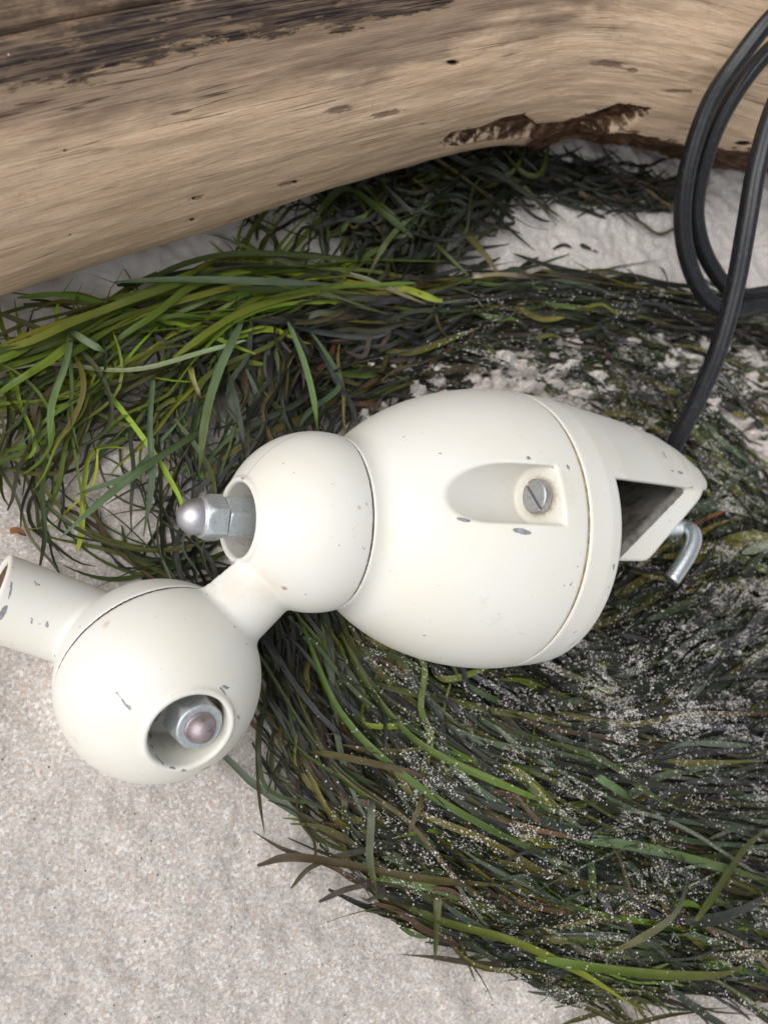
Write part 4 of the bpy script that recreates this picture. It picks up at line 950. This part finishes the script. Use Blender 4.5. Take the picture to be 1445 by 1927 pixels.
# -- single blades one can follow by eye
SINGLE = [
 ([(862, 338), (800, 385), (735, 445), (690, 522)], 2.6, 'pale', 'olive', 14, 'pale green eelgrass blade slanting up toward the log with an orange tip'),
 ([(458, 600), (415, 690), (388, 780), (374, 890)], 3.6, 'pale', 'mid', 13, 'broad pale green blade hanging above the domed bolt'),
 ([(358, 688), (364, 715), (380, 752)], 2.4, 'yellow', 'cream', 11, 'short yellow eelgrass tip in the dark weed'),
 ([(540, 600), (572, 680), (590, 750), (598, 815)], 2.6, 'pale', 'bright', 12, 'pale green blade running down to the top of the upper ball joint'),
 ([(430, 700), (450, 780), (462, 870)], 2.2, 'grey', 'slate', 11, 'grey green blade standing just left of the upper ball joint'),
 ([(395, 800), (300, 860), (200, 935), (110, 1015)], 3.0, 'mid', 'pale', 10, 'long green blade slanting down left over bare sand'),
 ([(130, 618), (160, 640), (202, 664)], 2.8, 'pale', 'pale', 15, 'short pale blade lying across the green clump'),
 ([(-10, 660), (60, 640), (150, 600), (300, 545), (420, 512)], 3.0, 'bright', 'mid', 16, 'long bright green blade arching along the top of the clump'),
 ([(215, 530), (330, 525), (470, 528), (640, 535)], 3.2, 'pale', 'grey', 17, 'light green blade lying level along the upper edge of the clump'),
 ([(-10, 745), (40, 712), (110, 665), (150, 620)], 3.2, 'bright', 'bright', 14, 'vivid yellow green blade rising from the left edge'),
 ([(135, 610), (125, 680), (98, 760), (92, 850)], 2.6, 'pale', 'bright', 15, 'upright pale blade near the left edge of the green clump'),
 ([(85, 845), (80, 930), (84, 1010), (70, 1090)], 2.0, 'mid', 'dark', 6, 'thin green blade hanging down over sand above the tube'),
 ([(60, 920), (130, 985), (230, 1030), (350, 1030), (430, 985)], 2.0, 'mid', 'olive', 6, 'thin green blade curved like a bowl over the sand'),
 ([(290, 690), (282, 800), (286, 900), (270, 1010)], 2.6, 'pale', 'grey', 9, 'whitish green blade hanging left of the domed bolt'),
 ([(1062, 1575), (1180, 1590), (1310, 1620), (1460, 1662)], 4.4, 'pale', 'mid', 13, 'broad light green blade lying level across the heap'),
 ([(640, 1190), (700, 1300), (790, 1400), (930, 1470), (1080, 1530)], 3.2, 'mid', 'bright', 12, 'green blade sweeping out from under the neck of the lamp'),
 ([(570, 1180), (640, 1340), (760, 1460), (920, 1560), (1100, 1640)], 3.0, 'bright', 'mid', 11, 'bright green blade curving through the middle of the heap'),
 ([(487, 1345), (484, 1420), (488, 1500), (498, 1570)], 1.7, 'olive', 'olive', 3, 'thin olive blade dangling alone on sand beside the lower ball'),
 ([(505, 1290), (488, 1400), (500, 1480), (560, 1508), (650, 1512)], 1.8, 'dark', 'mid', 4, 'dark green blade curling round below the lower ball'),
 ([(484, 1630), (545, 1614), (640, 1625), (800, 1655), (960, 1668)], 3.2, 'brown', 'olive', 9, 'brown tipped blade reaching furthest left onto the sand'),
 ([(548, 1672), (590, 1630), (680, 1602), (760, 1598)], 2.6, 'olive', 'dark', 7, 'olive blade with bent tip beside the brown tipped one'),
 ([(600, 1698), (660, 1672), (740, 1665), (850, 1690)], 2.4, 'brown', 'olive', 6, 'brown blade lying low at the lower left fringe of the heap'),
 ([(700, 1496), (698, 1560), (696, 1620), (712, 1690)], 3.0, 'grey', 'olive', 13, 'upright straight grey green blade crossing the fringe of the heap'),
 ([(824, 1680), (822, 1740), (818, 1812)], 3.6, 'olive', 'mid', 9, 'short wide olive blade end hanging onto the sand'),
 ([(1008, 1805), (1120, 1822), (1260, 1836), (1370, 1832), (1418, 1795)], 3.8, 'bright', 'olive', 12, 'bright green blade with hooked end near the lower right corner'),
 ([(1275, 1580), (1292, 1650), (1270, 1720), (1200, 1770), (1130, 1800)], 3.2, 'grey', 'olive', 15, 'twisted grey green blade bending round in the heap'),
 ([(1455, 1682), (1400, 1712), (1340, 1732), (1270, 1735)], 5.0, 'slate', 'dark', 14, 'broad blackish ribbon entering from the right edge'),
 ([(588, 1415), (660, 1428), (740, 1446), (830, 1470)], 2.8, 'olive', 'brown', 12, 'straight olive brown blade lying across darker weed'),
 ([(1115, 1456), (1155, 1482), (1197, 1512)], 3.4, 'pale', 'mid', 15, 'short fresh green blade end in the middle of the heap'),
 ([(885, 522), (930, 516), (975, 518), (1010, 524)], 2.8, 'cream', 'brown', 11, 'dry cream coloured blade on the weed ridge below the log'),
 ([(1240, 500), (1250, 512), (1262, 545)], 2.0, 'grey', 'dark', 10, 'little grey blade tip sticking up from the ridge'),
 ([(1172, 500), (1192, 515), (1205, 535)], 2.0, 'brown', 'brown', 9, 'little brown blade tip sticking up from the ridge'),
 ([(1040, 468), (1060, 460), (1078, 466)], 1.8, 'dark', 'slate', 0.6, 'curved scrap of dark weed lying on bare sand'),
 ([(1092, 460), (1108, 466), (1126, 474)], 2.6, 'dark', 'slate', 0.6, 'straight thicker scrap of dark weed lying on bare sand'),
 ([(1085, 408), (1120, 392), (1165, 400)], 1.0, 'slate', 'dark', 0.5, 'hair thin arched strand on the sand under the log'),
 ([(812, 560), (830, 620), (870, 650), (900, 610)], 1.6, 'olive', 'brown', 8, 'thin tan strand bent to a point in the dark band'),
 ([(1290, 1000), (1330, 975), (1370, 960)], 2.2, 'brown', 'rust', 9, 'reddish brown curl of weed beside the bent clamp handle'),
 ([(18, 1000), (34, 998), (50, 1008)], 2.6, 'rust', 'rust', 3, 'small rust coloured scrap of weed above the tube'),
 ([(690, 1665), (820, 1730), (960, 1770), (1090, 1830), (1200, 1900)], 3.2, 'mid', 'bright', 9, 'long green blade bordering the heap along its lower edge'),
 ([(800, 1490), (780, 1540), (765, 1580)], 2.0, 'olive', 'brown', 14, 'narrow olive tip pointing down across the heap'),
 ([(1445, 1560), (1400, 1600), (1340, 1690), (1290, 1760)], 3.0, 'olive', 'mid', 15, 'olive blade slanting down from the right edge'),
 ([(960, 1330), (880, 1290), (850, 1250), (845, 1220)], 2.4, 'mid', 'pale', 10, 'green blade curving down from beneath the egg shaped body'),
]
for pts, wdt, c1, c2, lift, lab in SINGLE:
    B = Blades(); P, L = resample(pts, max(12, int(len(pts) * 7)))
    hp_ = heap(P[:, 0], P[:, 1]); n = len(P); t = np.linspace(-1, 1, n)
    l = np.full(n, float(lift)) - 0.35 * lift * np.abs(t) ** 4
    if lift > 8: l = l - 0.55 * np.minimum(hp_, lift * 0.6) + 1.5
    B.add(P[:, 0], P[:, 1], np.maximum(l, 0.4), wdt * 0.74, random.choice(GREENS[c1]), random.choice(GREENS[c2]), twist=np.sin(t * 2 + len(lab)) * 0.5, dust=0.35, follow=1.0)
    o = B.build('eelgrass_blade'); tag(o, lab, 'seaweed blade', 'single blades lying over the weed and sand')

# ------------------------------------------------------------------ loose grains of sand sprinkled on the weed
vs = []; fs = []; n = 0
for o in (green, tangle, dusted, heapo, ground):
    v = np.empty(len(o.data.vertices) * 3, np.float32); o.data.vertices.foreach_get('co', v); v = v.reshape(-1, 3) + np.array(o.location)
    f = np.empty(len(o.data.polygons) * 4, np.int32); o.data.polygons.foreach_get('vertices', f); f = f.reshape(-1, 4)
    if o is ground:
        c = v[f].mean(1); f = f[(np.abs(c[:, 0]) < 0.3) & (np.abs(c[:, 1]) < 0.3)]
    vs.append(v); fs.append(f + n); n += len(v)
GT = BVHTree.FromPolygons(np.concatenate(vs).tolist(), np.concatenate(fs).tolist())
ico = np.array([(1, 0, 0), (-1, 0, 0), (0, 1, 0), (0, -1, 0), (0, 0, 1), (0, 0, -1)], float)
icf = np.array([(0, 2, 4), (2, 1, 4), (1, 3, 4), (3, 0, 4), (2, 0, 5), (1, 2, 5), (3, 1, 5), (0, 3, 5)])
gv = []; gf = []; cnt = 0
N = 420000
cx = rng.uniform(520, 1470, N); cy = rng.uniform(520, 1920, N)
d = dust_at(cx, cy)
streak = fbm(cx / 60 + cy / 170, cy / 34 - cx / 90, 4, 55)
fine_ = fbm(cx / 9, cy / 9, 3, 66)
prob = d * (0.045 + 1.25 * np.clip(3.2 * (streak - 0.10 + 0.55 * fine_), 0, 1) ** 1.3)
keep = rng.random(N) < prob; cx = cx[keep]; cy = cy[keep]
zen = Vector((0, 0, -1))
# a dozen crumbs where wet sand stuck together
for kx, ky, r, k in [(1075, 1480, 16, 90), (1110, 1500, 10, 60), (1142, 1498, 10, 60), (1085, 1600, 16, 90), (1060, 1585, 9, 50), (985, 1565, 8, 30), (1005, 1590, 9, 40), (1050, 1450, 12, 60), (1300, 1200, 22, 90), (1320, 1320, 18, 90), (1065, 1240, 26, 120), (1160, 1270, 26, 110), (1400, 1340, 30, 160), (1430, 1200, 26, 120), (1100, 1200, 20, 80)]:
    cx = np.append(cx, rng.normal(kx, r * 0.5, k)); cy = np.append(cy, rng.normal(ky, r * 0.5, k))
C0 = Vector(W([0, 0, 0]))
size = np.clip(rng.lognormal(-1.75, 0.38, len(cx)), 0.08, 0.42) * 0.001
for k in range(len(cx)):
    dd = Vector(W(ray(cx[k], cy[k]) * 100)) - C0; dd.normalize()
    # fall from above: find where the ray passes the heap level, then drop straight down
    hgt = float(heap(cx[k], cy[k])) + 12; s_ = (hgt * 0.001 - C0.z) / dd.z; p0 = C0 + dd * s_ 
    loc, nor, _, _ = GT.ray_cast(p0 + Vector((0, 0, 0.03)), zen)
    if loc is None: continue
    s = size[k]; q = ico * s * rng.uniform(0.7, 1.2, 3) * rng.uniform(0.8, 1.2, (6, 1))
    gv.append(q + np.array(loc) + np.array([0, 0, s * 0.55])); gf.append(icf + cnt); cnt += 6
M_GRAIN = mat_plain('pale_sand_grains', (0.66, 0.63, 0.60), 0.85, 0.18, 900)
grains = obj('sand_grains', np.concatenate(gv), np.concatenate(gf), M_GRAIN, smooth=False)
tag(grains, 'white sand grains sprinkled over the dark weed', 'sand', kind='stuff')
